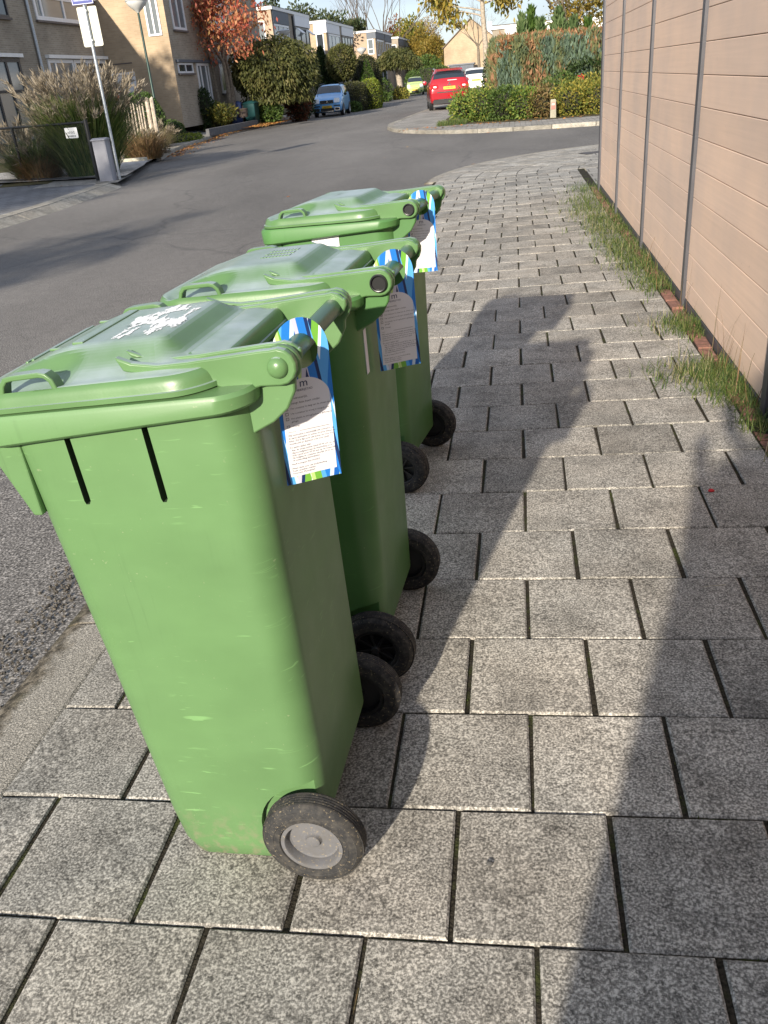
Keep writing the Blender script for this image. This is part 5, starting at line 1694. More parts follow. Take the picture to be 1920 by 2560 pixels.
def r_red(root, pt):
    for s_ in (1, -1):
        y = sorted((s_ * .48, s_ * .84)); slab_on(root, 'tail_light', 'lens_r', -2.075, y[0], y[1], .86, 1.04, .10, .05, .25)
        y = sorted((s_ * .56, s_ * .70)); slab_on(root, 'lamp_insert', 'lens', -2.13, y[0], y[1], .91, .98, .03, .02, .25)
        y = sorted((s_ * .76, s_ * .865)); slab_on(root, 'indicator', 'lens_o', -2.045, y[0], y[1], .88, .98, .10, .03, .2)
        y = sorted((s_ * .70, s_ * .78)); slab_on(root, 'reflector', 'lens_r', -2.145, y[0], y[1], .42, .48, .05, .02)
        m = MB(); m.tube([(.2, s_ * .60, 1.56), (.1, s_ * .62, 1.65), (-1.5, s_ * .61, 1.66), (-1.65, s_ * .58, 1.57)], .022, 6); m.obj('roof_rail', M['chrome'], root, smooth=40)
        m = MB(); m.lathe([(0, -.10), (.08, -.08), (.10, 0), (.08, .07), (0, .08)], 12, 'x'); o = m.obj('mirror', M['p_red'], root, smooth=60); o.location = (.72, s_ * .98, 1.12)
    pl = slab_on(root, 'number_plate', 'plate_y', -2.135, -.26, .26, .83, .94, .02, .01, .2); plate_marks(pl, -.013, 0, .83, .94)
    slab_on(root, 'tailgate_trim', 'chrome', -2.165, -.56, .56, .70, .745, .05, .015)
    slab_on(root, 'rear_bumper', 'p_red', -2.12, -.80, .80, .46, .70, .14, .06)
    slab_on(root, 'bumper_recess', 'lens_r', -2.195, -.10, .10, .56, .61, .01, .01)
    slab_on(root, 'skid_plate', 'trim', -2.10, -.74, .74, .27, .44, .14, .05)
    slab_on(root, 'bumper_edge', 'chrome', -2.165, -.50, .50, .435, .455, .04, .008)
    m = MB(); m.box((-2.03, -.13, 1.175), (.02, .40, .022)); m.obj('wiper', M['panel_w'], root)
    m = MB(); m.prism([(-1.70, 1.60), (-2.0, 1.55), (-2.0, 1.58), (-1.70, 1.64)], -.60, .60, 'y'); m.obj('spoiler', M['p_red'], root, bevel=.01)
    # emblem of three lozenges
    m = MB()
    for a in (90, 210, 330):
        c0 = Vector((.048 * math.cos(R(a)), .048 * math.sin(R(a)))); u = Vector((math.cos(R(a)), math.sin(R(a)))); v = Vector((-u.y, u.x))
        P = [c0 - u * .048, c0 + v * .027, c0 + u * .048, c0 - v * .027]
        m.prism([(p.x, p.y) for p in P], -.01, .01, 'x')
    o = m.obj('emblem', M['chrome'], root); o.location = (-2.11, .0, 1.03)
    m = MB(); m.box((-1.35, 0, 1.69), (.02, .02, .12)); m.obj('aerial', M['trim'], root)
make_car('parked_car', 'red sport utility car seen from behind, parked half on the corner pavement', 'car', (-2.60, 42.2, -.02), R(90 + 7), ST_SUV, 'p_red', G_SUV, (1.30, -1.32), none, r_red, 'cars parked along the street', wr=.34)
def r_white(root, pt):
    for s_ in (1, -1):
        y = sorted((s_ * .58, s_ * .84)); slab_on(root, 'tail_light', 'trim' if s_ > 0 else 'lens_r', -2.06, y[0], y[1], .90, 1.14, .10, .04, .25)
    pl = slab_on(root, 'number_plate', 'plate_y', -2.12, -.30, .30, .86, .98, .02, .01, .2); plate_marks(pl, -.013, 0, .86, .98)
    slab_on(root, 'rear_bumper', 'p_white', -2.12, -.80, .80, .50, .72, .12, .06)
    slab_on(root, 'skid_plate', 'trim', -2.10, -.78, .78, .27, .49, .14, .05)
make_car('parked_car', 'white car seen from behind, parked between the red car and the tree trunk', 'car', (-2.05, 61, ROAD + .1), R(90 + 4), ST_SUV, 'p_white', G_SUV, (1.30, -1.32), none, r_white, 'cars parked along the street', wr=.33)

# ================================================================== TREES AND SHRUBS, LEFT
def tree(name, label, cat, loc, trunk_fn, crown_fn, group=None):
    root = empty(name, loc, 0, label, cat, group)
    tips = trunk_fn(root)
    if crown_fn: crown_fn(root, tips)
    return root
def crown_from_tips(root, tips, n, size, mat, seed, sp=.45, aspect=.5, droop=.3, zmin=None, name='crown'):
    rs = np.random.RandomState(seed)
    T_ = np.array([t[0][:] for t in tips]); Dt = np.array([t[1][:] for t in tips])
    i = rs.randint(0, len(T_), n)
    P = T_[i] + rs.normal(size=(n, 3)) * sp * np.array([1, 1, .8])
    if zmin is not None: P = P[P[:, 2] > zmin]; i = i[:len(P)]
    D = rs.normal(size=P.shape) * .8 + np.array([0, 0, -droop])
    return quads_obj(name, leaf_arrays(P, D, size, aspect, rs), M[mat], root)
# red leaved tree in front of the tan house
def rt_trunk(root):
    rr = random.Random(21); tips = []
    m = MB()
    for bx, by, dx, dy in ((-.45, 0, -.12, .0), (.10, .1, .02, .05), (.28, -.1, .16, -.05), (.42, .15, .10, .1)):
        branch(m, (bx * .6, by, 0), (dx, dy, 1), 2.3, .12, 3, rr, tips, 0, (2, 3), .42, 5, .62, .18, 7)
    m.obj('trunk', M['bark'], root, smooth=50)
    return tips
def rt_crown(root, tips):
    rs = np.random.RandomState(23)
    T_ = [(p, d) for p, d in tips]
    for _ in range(120):
        d = sphere_pts(1, rs)[0] * rs.uniform(.35, 1.0)
        T_.append((Vector((d[0] * 2.25 + .35, d[1] * 1.9, d[2] * 1.6 + 3.95)), Vector((0, 0, 1))))
    crown_from_tips(root, T_, 4600, .20, 'lf_red', 22, .24, .42, 1.0, 2.15)
tree('red_leaf_tree', 'tree with hanging orange red autumn leaves in front of the tan gable house', 'tree', (-12.55, 40.2, .42), rt_trunk, rt_crown)
# big olive bush with pollarded stems
def wb_trunk(root):
    rr = random.Random(31); tips = []
    m = MB()
    for k in range(7):
        a = k * .9; x, y = .22 * math.cos(a), .16 * math.sin(a)
        m.tube([(x, y, 0), (x * 1.0 + rr.gauss(0, .03), y, .5), (x * 1.5 + rr.gauss(0, .05), y * 1.4, 1.05), (x * 2.6, y * 2.4, 1.6)], [.10, .085, .075, .05], 7)
    m.obj('trunk', M['bark_pale'], root, smooth=50); return tips
def wb_crown(root, tips):
    rs = np.random.RandomState(32)
    n = 15000
    d = sphere_pts(n, rs)
    rad = (1 - .45 * rs.uniform(0, 1, n) ** 1.4)[:, None] * (1 + lumps(d, rs, amp=.12))[:, None]
    P = d * rad * np.array([2.05, 1.6, 1.48]); P[:, 2] = np.where(P[:, 2] < -.75, -.75 - rs.uniform(0, .55, n), P[:, 2])
    P += np.array([.50, 0, 1.82])
    hang = (np.linalg.norm(P[:, :2], axis=1) < .55) & (P[:, 2] < 1.15)
    P = P[~hang]
    D = P - np.array([.50, 0, 2.2]); D = D / (np.linalg.norm(D, axis=1, keepdims=True)) * .5 + rs.normal(size=P.shape) * .45 + np.array([0, 0, -.75])
    ex = MB(); b = bmesh.new(); bmesh.ops.create_icosphere(b, subdivisions=3, radius=1)
    q = np.array([v.co[:] for v in b.verts]) * np.array([1.35, 1.05, .95]); q[:, 2] = np.maximum(q[:, 2], -.55); q += np.array([.50, 0, 1.85])
    ex.add([tuple(p) for p in q], [tuple(v.index for v in f.verts) for f in b.faces], 1); b.free()
    quads_obj('crown', leaf_arrays(P, D, .19, .36, rs), [M['lf_olive'], M['core']], root, None, ex)
tree('weeping_tree', 'big rounded olive green weeping bush with several pale stems beside the blue car', 'tree', (-11.05, 42.2, .38), wb_trunk, wb_crown)
bush('shrub', 'green leafy undergrowth at the foot of the weeping bush', 'shrub', (-11.0, 41.6, .42), (.65, .45, .38), 1200, .16, 'lf_green', 33, core=.6)
M['lf_redbrown'] = leafmat('redbrown_leaves', [(.10, .035, .018), (.16, .045, .02), (.05, .04, .015), (.22, .05, .025), (.06, .06, .02)], .3, blotch=1.5)
bush('red_shrub', 'dark red brown shrub between the weeping bush and the blue car', 'shrub', (-10.15, 44.2, .85), (.62, .6, 1.05), 2600, .13, 'lf_redbrown', 34, core=.75)
bush('shrub', 'dark green shrub right behind the red brown shrub, next to the blue car', 'shrub', (-10.35, 46.2, .65), (.6, .6, .75), 1800, .12, 'lf_dark', 35, core=.75)
bush('shrub', 'loose yellow green shrub below the red tree, left of the blue bin', 'shrub', (-13.1, 38.9, .68), (1.1, .6, .50), 1900, .15, 'lf_olive', 36, core=.5, lump=.4, shell=.6)
bush('shrub', 'small yellowish shrub in front of the blue bin', 'shrub', (-12.35, 38.6, .58), (.45, .4, .34), 800, .13, 'lf_yg', 37, lump=.4, shell=.6)
bush('shrub', 'dark green shrub at the house corner behind the red tree stems', 'shrub', (-13.0, 38.6, .95), (.35, .4, .75), 1200, .10, 'lf_dark', 38, core=.7)

def far_bin(name, label, loc, rz, mat, h=1.02):
    t = empty(name, loc, rz, label, 'wheelie bin', 'bins beside the weeping bush')
    m = MB(); m.add(*loft([[(x, y, z) for x, y in rrect(-a, a, -a, a, .05, 4)] for z, a in ((0, .22), (.02, .235), (h * .9, .285))])); m.obj('body', M[mat], t, smooth=40)
    m = MB(); m.add(*loft([[(x, y, z) for x, y in rrect(-a, a, -a, a, .08, 4)] for z, a in ((h * .9, .31), (h * .93, .315), (h * .99, .24), (h * 1.03, .10))])); m.obj('lid', M[mat], t, smooth=50)
    m = MB(); m.tube([(-.24, .31, h * .9), (.24, .31, h * .9)], .016, 8); m.obj('handle', M['trim'], t)
    for s_ in (-1, 1):
        m = MB(); m.lathe([(0, s_ * .2), (.1, s_ * .2), (.1, s_ * .25), (0, s_ * .25)], 20, 'x', (0, .2, .1)); m.obj('wheel', M['trim'], t, smooth=40)
    return t
M['bin_blue'] = plain('navy_plastic', (.025, .045, .13), .4)
M['bin_teal'] = plain('teal_plastic', (.010, .05, .052), .4)
far_bin('wheelie_bin', 'dark blue bin with rounded lid beside the weeping bush', (-12.25, 40.7, .04), R(10), 'bin_blue')
far_bin('wheelie_bin', 'teal bin half hidden under the weeping bush', (-11.55, 40.8, .04), R(-8), 'bin_teal', .98)
m = MB(); m.lathe([(0, 0), (.20, 0), (.235, .32), (.25, .33), (.25, .36), (.22, .36), (.21, .30), (0, .30)], 24); o = m.obj('plant_pot', plain('brown_pot', (.075, .055, .045), .7), smooth=40); o.location = (-11.55, 39.3, .42); tag(o, 'dark brown round plant pot on the leaves before the teal bin', 'plant pot')

# conifers, clipped shapes and hedges around the blue car
def spire(name, label, loc, r, h, n, mat, seed, cat='conifer', size=.12):
    rs = np.random.RandomState(seed)
    u = rs.uniform(0, 1, n); a = rs.uniform(0, 6.28, n)
    rad = r * (1 - u ** 2.2) * rs.uniform(.55, 1.2, n) * (1 + .22 * np.sin(a * 5 + seed)) + .03
    P = np.stack([rad * np.cos(a), rad * np.sin(a), u * h], 1)
    D = np.stack([np.cos(a) * .25, np.sin(a) * .25, np.ones(n)], 1) + rs.normal(size=(n, 3)) * .25
    ex = MB(); ex.lathe([(r * .75 * (1 - q ** 2.2) + .005, q * h * .95) for q in np.linspace(0, 1, 9)], 12, mi=1)
    o = quads_obj(name, leaf_arrays(P, D, size * 1.6, .35, rs), [M[mat], M['core']], None, None, ex)
    o.location = loc
    return tag(o, label, cat)
spire('conifer', 'tall dark columnar conifer left of the ball shaped tree', (-11.45, 57.5, .1), .62, 3.3, 3200, 'lf_dark', 41, size=.14)
spire('conifer', 'narrow dark columnar conifer close to the ball shaped tree', (-10.75, 58.2, .1), .50, 3.05, 2600, 'lf_dark', 42, size=.14)
def ball_crown(c, r, n, size, mat, seed, **k): return lambda root, tips: blob('crown', c, r, n, size, M[mat], root, seed, **k)
def one_trunk(h, r, mat='bark_d', lean=0):
    def f(root):
        m = MB(); m.tube([(0, 0, 0), (lean * .5, 0, h * .5), (lean, 0, h)], [r * 1.15, r, r * .9], 9); m.obj('trunk', M[mat], root, smooth=50); return []
    return f
tree('ball_tree', 'olive green tree with trimmed ball crown behind the blue car', 'tree', (-10.0, 56.5, .15), one_trunk(1.6, .09), ball_crown((0, 0, 2.38), (.90, .85, .98), 4200, .14, 'lf_olive', 43, core=.85, lump=.05, shell=.2))
M['lf_dark2'] = leafmat('dark_olive_leaves', [(.03, .04, .012), (.055, .06, .018), (.075, .075, .025)], .2)
bush('clipped_shrub', 'tall rounded dark clipped shrub behind the green cone', 'shrub', (-8.95, 59.5, 1.30), (.98, .8, 1.68), 6000, .11, 'lf_dark2', 44, core=.93, lump=.05, shell=.15)
def cone(name, label, loc, r, h, n, mat, seed):
    rs = np.random.RandomState(seed)
    u = 1 - np.sqrt(rs.uniform(0, 1, n)); a = rs.uniform(0, 6.28, n); rad = r * (1 - u) * rs.uniform(.93, 1.02, n) + .02
    P = np.stack([rad * np.cos(a), rad * np.sin(a), u * h], 1)
    D = np.stack([np.cos(a), np.sin(a), .5 + 0 * a], 1) + rs.normal(size=(n, 3)) * .5
    ex = MB(); ex.lathe([(r * .95, 0), (r * .5, h * .47), (.01, h * .96)], 20, mi=1)
    o = quads_obj(name, leaf_arrays(P, D, .09, .5, rs), [M[mat], M['core']], None, None, ex); o.location = loc
    return tag(o, label, 'topiary')
cone('topiary_cone', 'bright green clipped cone rising behind the yellow green hedge', (-8.62, 57.6, .55), .78, 2.1, 6000, 'lf_yew', 45)
bush('clipped_hedge', 'dark green clipped hedge right behind the blue car', 'hedge', (-8.85, 53.6, .55), (.78, 1.6, .88), 7000, .09, 'lf_dark2', 46, core=.94, lump=.03, shell=.1, power=.7)
bush('clipped_hedge', 'rounded yellow green clipped hedge beside the dark hedge and green cone', 'hedge', (-8.12, 55.2, .55), (.62, 1.5, .98), 6500, .09, 'lf_lime', 47, core=.94, lump=.03, shell=.1, power=.75)
bush('shrub', 'green leafy plants at the foot of the dark clipped hedge', 'shrub', (-8.9, 51.7, .12), (.7, .45, .28), 900, .13, 'lf_green', 48)
# umbrella shaped pollard
def pol_trunk(root):
    m = MB(); m.tube([(0, 0, 0), (.02, 0, .9), (-.05, 0, 1.9), (.0, 0, 2.4)], [.30, .24, .26, .34], 10)
    for k in range(8):
        a = k * .785; m.tube([(0, 0, 2.2), (.6 * math.cos(a), .6 * math.sin(a), 2.7), (1.1 * math.cos(a), 1.1 * math.sin(a), 2.9)], [.12, .07, .03], 5)
    m.obj('trunk', M['bark_pale'], root, smooth=50); return []
def pol_crown(root, tips):
    rs = np.random.RandomState(51); n = 6500
    d = sphere_pts(n, rs); d[:, 2] = np.abs(d[:, 2]) - .32 * rs.uniform(0, 1, n)
    P = d * (1 - .35 * rs.uniform(0, 1, n) ** 1.5)[:, None] * (1 + lumps(d, rs, amp=.1))[:, None] * np.array([1.85, 1.7, 1.35]) + np.array([0, 0, 2.45])
    D = d * np.array([.5, .5, .1]) + rs.normal(size=P.shape) * .4 + np.array([0, 0, -.8])
    quads_obj('crown', leaf_arrays(P, D, .26, .36, rs), M['lf_olive'], root)
tree('pollard_tree', 'umbrella shaped weeping tree on a thick pale trunk left of the lime green car', 'tree', (-8.95, 77.0, .0), pol_trunk, pol_crown)
for i, (x, y, z, r_, mt, lab) in enumerate([(-9.85, 72, .6, (.85, .8, .95), 'lf_green', 'dark glossy round shrub left of the umbrella shaped tree'), (-9.5, 69.5, .18, (.7, .6, .42), 'lf_green', 'low green mound of a shrub at the kerb before the umbrella shaped tree'), (-8.6, 74.0, .25, (.6, .6, .5), 'lf_yg', 'low yellowish shrub at the foot of the umbrella shaped tree'), (-9.3, 92, .8, (1.0, 1.0, 1.1), 'lf_yew', 'rounded green shrub just above the lime green car'), (-9.9, 62.5, .3, (.5, .5, .5), 'lf_redbrown', 'small reddish shrub behind the street lamp and hedge')]):
    bush('shrub', lab, 'shrub', (x, y, z), r_, 1800, .13, mt, 60 + i, core=.7)
bush('hedge', 'long green hedge behind the lime green and dark blue cars', 'hedge', (-8.4, 100, 1.0), (2.6, 1.4, 1.25), 6000, .17, 'lf_green', 66, core=.9, power=.7, lump=.05, shell=.15)
bush('hedge', 'darker green hedge behind the dark blue car, before the gabled house', 'hedge', (-6.3, 99, .8), (1.7, 1.1, 1.0), 3500, .17, 'lf_dark', 67, core=.9, power=.7, lump=.06, shell=.15)

# street tree and others on the right -------------------------------------
def yt_trunk(root):
    rr = random.Random(71); tips = []
    m = MB()
    m.tube([(0, 0, 0), (.03, 0, 1.2), (.0, 0, 2.4), (-.08, 0, 3.6), (-.12, 0, 4.6), (-.1, 0, 6.0)], [.16, .13, .125, .115, .10, .07], 11)
    for z, a, l in ((3.7, 172, 1.0), (3.95, 185, 1.35), (4.3, 160, 1.5), (4.5, 200, 1.4), (4.2, 20, .6), (4.7, -20, .8), (5.0, 100, 1.0), (5.2, 250, 1.0), (5.4, 180, 1.1)):
        branch(m, (-.1, 0, z), (math.cos(R(a)), math.sin(R(a)) * .6, .38), l, .045, 2, rr, tips, 0, (2, 3), .45, 4, .6, -.05, 5)
    m.obj('trunk', M['bark_pale'], root, smooth=50); return tips
def yt_crown(root, tips):
    crown_from_tips(root, tips, 1500, .26, 'lf_yellow', 72, .30, .45, 1.1, 3.35)
    crown_from_tips(root, tips, 700, .26, 'lf_yg', 73, .3, .45, 1.1, 3.35, 'green_leaves')
tree('street_tree', 'street tree with pale trunk and hanging yellow leaves beside the conifer hedge', 'tree', (-.88, 45.2, -.05), yt_trunk, yt_crown)
bush('ivy', 'ivy climbing at the foot of the pale tree trunk', 'ivy', (-.78, 44.95, .8), (.26, .26, 1.0), 900, .12, 'lf_dark', 74)
def thin_trunk(root):
    rr = random.Random(75); tips = []; m = MB()
    m.tube([(0, 0, 0), (.02, 0, 1.6), (-.02, 0, 3.0)], [.12, .10, .08], 8)
    for dx, l in ((-.75, 1.0), (.12, 1.2), (.75, .9), (-.2, 1.3), (-1.3, .9)):
        branch(m, (-.02, 0, 2.6 + abs(dx) * .3), (dx, rr.gauss(0, .2), 1), l, .05, 3, rr, tips, 0, (2, 3), .5, 3, .68, .05, 4)
    m.obj('trunk', M['bark'], root, smooth=50); return tips
tree('bare_tree', 'thin bare tree standing before the gabled house wall', 'tree', (-1.88, 63.5, 0), thin_trunk, None)

# conifer hedge at the corner
def big_hedge():
    rs = np.random.RandomState(81)
    root = empty('conifer_hedge', (2.8, 31.6, 0), 0, 'tall clipped conifer hedge with brown top and blue green patches at the corner', 'hedge')
    # box-like hedge, rounded at its street end: sample its skin
    X0, X1, Y0, Y1, H = -.32, 9.0, 30.3, 32.6, 2.22
    P, N = [], []
    def add(p, n): P.append(p); N.append(n)
    n1 = 15500
    x = X0 + (X1 - X0) * rs.uniform(0, 1, n1) ** 1.7; z = H * rs.uniform(0, 1, n1) ** .95
    rnd_ = .85
    dx = np.clip((X0 + rnd_ - x) / rnd_, 0, 1); yy = Y0 + rnd_ * (1 - np.sqrt(1 - dx ** 2 * .98)) + .10 * np.sin(x * 5.1 + z * .8) + .07 * np.sin(x * 11 + 2 * z) + rs.normal(0, .05, n1)
    top_in = np.clip((z - (H - .25)) / .25, 0, 1) ** 2 * .22
    A = np.stack([x + top_in * (dx > 0) * .4, yy + top_in, z], 1); NA = np.stack([-dx, -np.ones(n1) * (1 - dx * .5), .15 + 0 * x], 1)
    n2 = 3000
    y2 = rs.uniform(Y0 + .5, Y1, n2); z2 = H * rs.uniform(0, 1, n2)
    Bp = np.stack([X0 + .05 + .07 * np.sin(y2 * 6) + rs.normal(0, .05, n2) + np.clip((z2 - 1.7) / .5, 0, 1) ** 2 * .35, y2, z2], 1); NB = np.stack([-np.ones(n2), -.2 + 0 * y2, .2 + 0 * y2], 1)
    P = np.concatenate([A, Bp]); N = np.concatenate([NA, NB])
    D = N * .35 + np.array([0, 0, .95]) + rs.normal(size=P.shape) * .25
    V = leaf_arrays(P, D, .17, .34, rs)
    ex = MB()
    ex.add(*loft([[(px, py, zz) for px, py in rrect(X0 + .22 + i_, X1 - .1, Y0 + .2 + i_, Y1 - .1, .6, 6)] for zz, i_ in ((0, 0), (H - .35, 0), (H - .12, .12))]), 1)
    o = quads_obj('foliage', V, [M['lf_hedge'], M['core']], None, None, ex); part(o, root)
    # scorched top
    n3 = 7000
    x3 = X0 + .35 + (X1 - X0 - .4) * rs.uniform(0, 1, n3) ** 1.5; y3 = Y0 + .15 + (Y1 - Y0 - .3) * rs.uniform(0, 1, n3) ** 1.2
    z3 = H - .10 + .14 * (y3 - Y0) / (Y1 - Y0) + rs.normal(0, .05, n3)
    P3 = np.stack([x3, y3, z3], 1)
    front = rs.uniform(0, 1, n3) < .28
    P3[front, 1] = Y0 + .10 + rs.normal(0, .06, front.sum()); P3[front, 2] = H - .05 - np.abs(rs.normal(0, .22, front.sum()))
    o = quads_obj('brown_top', leaf_arrays(P3, rs.normal(size=P3.shape) * .6 + np.array([0, -.1, .45]), .17, .30, rs), M['lf_brown']); part(o, root)
    # blue green patches hanging on the face
    n4 = 3600
    cx = np.array([.12, .62, 2.1, 3.05, 1.75]); cz = np.array([.9, .75, 1.55, 1.35, 1.8]); sx = np.array([.09, .10, .30, .35, .2]); sz_ = np.array([.5, .45, .35, .35, .2])
    k = rs.randint(0, 5, n4)
    x4 = cx[k] + rs.normal(0, 1, n4) * sx[k]; z4 = np.clip(cz[k] + rs.normal(0, 1, n4) * sz_[k], .1, H - .2)
    dx = np.clip((X0 + rnd_ - x4) / rnd_, 0, 1); y4 = Y0 - .06 + rnd_ * (1 - np.sqrt(1 - dx ** 2 * .98)) + rs.normal(0, .04, n4)
    P4 = np.stack([x4, y4, z4], 1)
    o = quads_obj('blue_sprays', leaf_arrays(P4, np.array([0, -.3, .95]) + rs.normal(size=P4.shape) * .25, .20, .28, rs), M['lf_bluegreen']); part(o, root)
    return root
big_hedge()
bush('ivy', 'dark glossy ivy covering the lower right of the conifer hedge', 'ivy', (3.35, 30.15, .95), (1.45, .28, .62), 3400, .11, 'lf_dark', 82, lump=.2)
# mixed shrubs in front
rs_ = random.Random(83)
SHR = [(-1.05, 28.5, .46, .52, 'lf_fresh', 'leftmost bright green leafy shrub at the island corner'), (-.45, 28.0, .50, .55, 'lf_fresh', 'second bright green shrub from the island corner, nearest the red car'), (.15, 27.6, .46, .55, 'lf_green', 'mid green shrub in front of the rounded end of the conifer hedge'), (.75, 27.4, .42, .50, 'lf_fresh', 'fresh green shrub between two darker ones, left of the concrete marker'), (1.2, 27.3, .40, .45, 'lf_brownshrub', 'brownish half withered shrub left of the concrete marker'), (2.15, 27.0, .42, .55, 'lf_yg', 'yellow green shrub right of the concrete marker'), (2.9, 26.8, .44, .55, 'lf_yg', 'yellow green shrub nearest the board fence'), (1.75, 28.2, .55, .6, 'lf_green', 'taller green shrub behind the concrete marker'), (2.6, 28.4, .55, .6, 'lf_yg', 'yellowish shrub before the ivy on the hedge')]
M['lf_brownshrub'] = leafmat('brownish_leaves', [(.14, .10, .04), (.22, .15, .06), (.10, .11, .03), (.30, .20, .09)], .35)
for i, (x, y, z, r_, mt, lab) in enumerate(SHR):
    bush('shrub', lab, 'shrub', (x, y, z - .05), (r_ * 1.05, r_ * .9, r_), 2300, .085, mt, 90 + i, core=.62, lump=.22, shell=.45, group='shrubs before the conifer hedge')
tag(blades('grass', [(rs_.uniform(-1.9, -1.0), rs_.uniform(26.9, 28.0), 0) for _ in range(900)], .16, .012, M['blade'], None, 84, .5, .6, 2)[0], 'small patch of short grass at the left tip of the shrub bed', 'grass', kind='stuff')
# red berries / flower
M['lf_flower'] = leafmat('red_petals', [(.55, .02, .03), (.45, .015, .03)], .2)
bush('red_flower', 'small red bloom above the yellow shrubs before the ivy', 'flower', (2.42, 27.7, .98), (.07, .05, .05), 26, .06, 'lf_flower', 101)
t = empty('marker_post', (1.56, 26.55, -.01), 0, 'short pale concrete marker post with faded red plate by the kerb', 'marker post')
m = MB(); m.add(*loft([[(x, y, z) for x, y in rrect(-a, a, -a, a, .012, 2)] for z, a in ((-.1, .088), (.47, .078), (.50, .066))])); m.obj('post', plain('marker_concrete', (.30, .28, .21), .9, var=.15, scale=20), t, smooth=30)
m = MB(); m.bb(-.058, .058, -.094, -.083, .24, .42); pl_ = m.obj('plate', plain('faded_red_plate', (.46, .15, .12), .6, var=.15), t, bevel=.003)
m = MB(); m.bb(-.045, .045, -.0965, -.094, .345, .405); m.obj('plate_field', plain('pale_plate_field', (.62, .42, .36), .6), pl_)

M['lf_conif'] = leafmat('pale_conifer_sprays', [(.07, .12, .04), (.11, .17, .06), (.15, .20, .08)], .3)
# conifer tops and beech behind the hedge
for i, (x, y, h, r_, mt) in enumerate([(.74, 33.0, 2.92, .34, 'lf_conif'), (1.05, 33.2, 3.12, .30, 'lf_yew'), (1.38, 33.1, 2.72, .40, 'lf_conif'), (2.0, 33.3, 3.02, .52, 'lf_conif'), (2.5, 33.2, 2.68, .5, 'lf_conif'), (3.0, 33.5, 2.6, .4, 'lf_yew')]):
    o = spire('conifer', ['leftmost pale green conifer tip above the hedge', 'tallest dark conifer tip above the hedge', 'low middle conifer tip above the hedge, right of the dark one', 'second tall conifer tip, left of the golden beech', 'conifer tip in front of the golden beech', 'rightmost conifer tip beside the board fence'][i], (x, y, 0), r_, h, 1500, mt, 110 + i, size=.13)
    o['group'] = 'conifer tips above the hedge'
def be_trunk(root):
    rr = random.Random(121); tips = []; m = MB()
    for k in range(3): branch(m, (rr.gauss(0, .5), rr.gauss(0, .3), 0), (rr.gauss(0, .12), rr.gauss(0, .1), 1), 2.6, .11, 3, rr, tips, 0, (2, 3), .5, 4, .6, .1, 5)
    m.obj('trunk', M['bark'], root, smooth=50); return tips
tree('beech', 'beech with thin golden brown leaves behind the conifer hedge', 'tree', (3.0, 37.5, 0), be_trunk, lambda root, tips: (crown_from_tips(root, tips, 2200, .15, 'lf_golden', 122, .55, .5, .3, 1.5), blob('lower_crown', (.1, 0, 3.1), (1.9, 1.1, 1.2), 2600, .15, M['lf_golden'], root, 123, lump=.4, shell=.9)))

# ================================================================== FAR TREES
def far_tree(label, loc, r, zc, n, size, mat, seed, trunk=2.0, name='tree', cat='tree', group='trees far down the street', **k):
    root = empty(name, loc, 0, label, cat, group)
    m = MB(); m.tube([(0, 0, -.1), (0, 0, trunk), (.1, 0, zc)], [.3, .22, .1], 7); m.obj('trunk', M['bark_d'], root)
    blob('crown', (0, 0, zc), r, n, size, M[mat], root, seed, **k)
    return root
far_tree('tall yellow green tree at the bend, left of the gabled house', (-11.6, 126, 0), (2.3, 2.2, 2.9), 3.9, 3600, .36, 'lf_golden', 131, lump=.3, shell=.6)
far_tree('golden tree closest to the gabled house wall', (-9.6, 122, 0), (1.8, 1.8, 2.6), 3.7, 3000, .34, 'lf_golden', 132, lump=.3, shell=.6)
far_tree('yellow green tree behind the far houses at the bend', (-13.6, 132, 0), (2.2, 2, 3.0), 5.2, 3600, .42, 'lf_yg', 133, lump=.3, shell=.6)
far_tree('low green tree under the golden trees at the bend', (-10.4, 116, 0), (2.2, 1.5, 1.5), 1.9, 2600, .32, 'lf_green', 134, lump=.25, shell=.5)
far_tree('rusty brown tree beyond the farthest flat roof', (-16.4, 140, 0), (1.9, 1.6, 2.5), 5.9, 2400, .40, 'lf_rust', 135, lump=.3, shell=.7)
far_tree('second rusty tree just left of the yellow green trees', (-14.6, 145, 0), (1.6, 1.5, 2.2), 6.3, 2000, .40, 'lf_rust', 136, lump=.3, shell=.7)
M['lf_pale'] = leafmat('pale_dry_leaves', [(.42, .34, .22), (.34, .26, .17), (.50, .42, .30)], .4)
far_tree('pale nearly bare tree behind the yellow trees', (-12.8, 150, 0), (2.3, 2, 2.6), 7.4, 1300, .34, 'lf_pale', 137, lump=.35, shell=.8)
M['lf_pine'] = leafmat('pine_needles', [(.03, .05, .018), (.055, .075, .028), (.09, .10, .04)], .2)
for i, (x, y, r_, zc, lab) in enumerate([(-18.2, 97, (2.2, 1.8, 1.5), 6.7, 'dark pine above the roof of the white clad house'), (-21.8, 88, (1.2, 1.2, 1.9), 7.2, 'dark pine nearest the red tree, above the grey clad house'), (-19.6, 90, (1.3, 1.2, 1.2), 6.9, 'small dark pine between two others above the grey clad house'), (-16.3, 101, (1.6, 1.4, 1.2), 6.3, 'low dark pine just left of the big bare tree')]):
    far_tree(lab, (x, y, 0), r_, zc, 2000, .32, 'lf_pine', 140 + i, 5.0, 'pine', 'pine', 'pines behind the flat roofs', lump=.35, shell=.8)
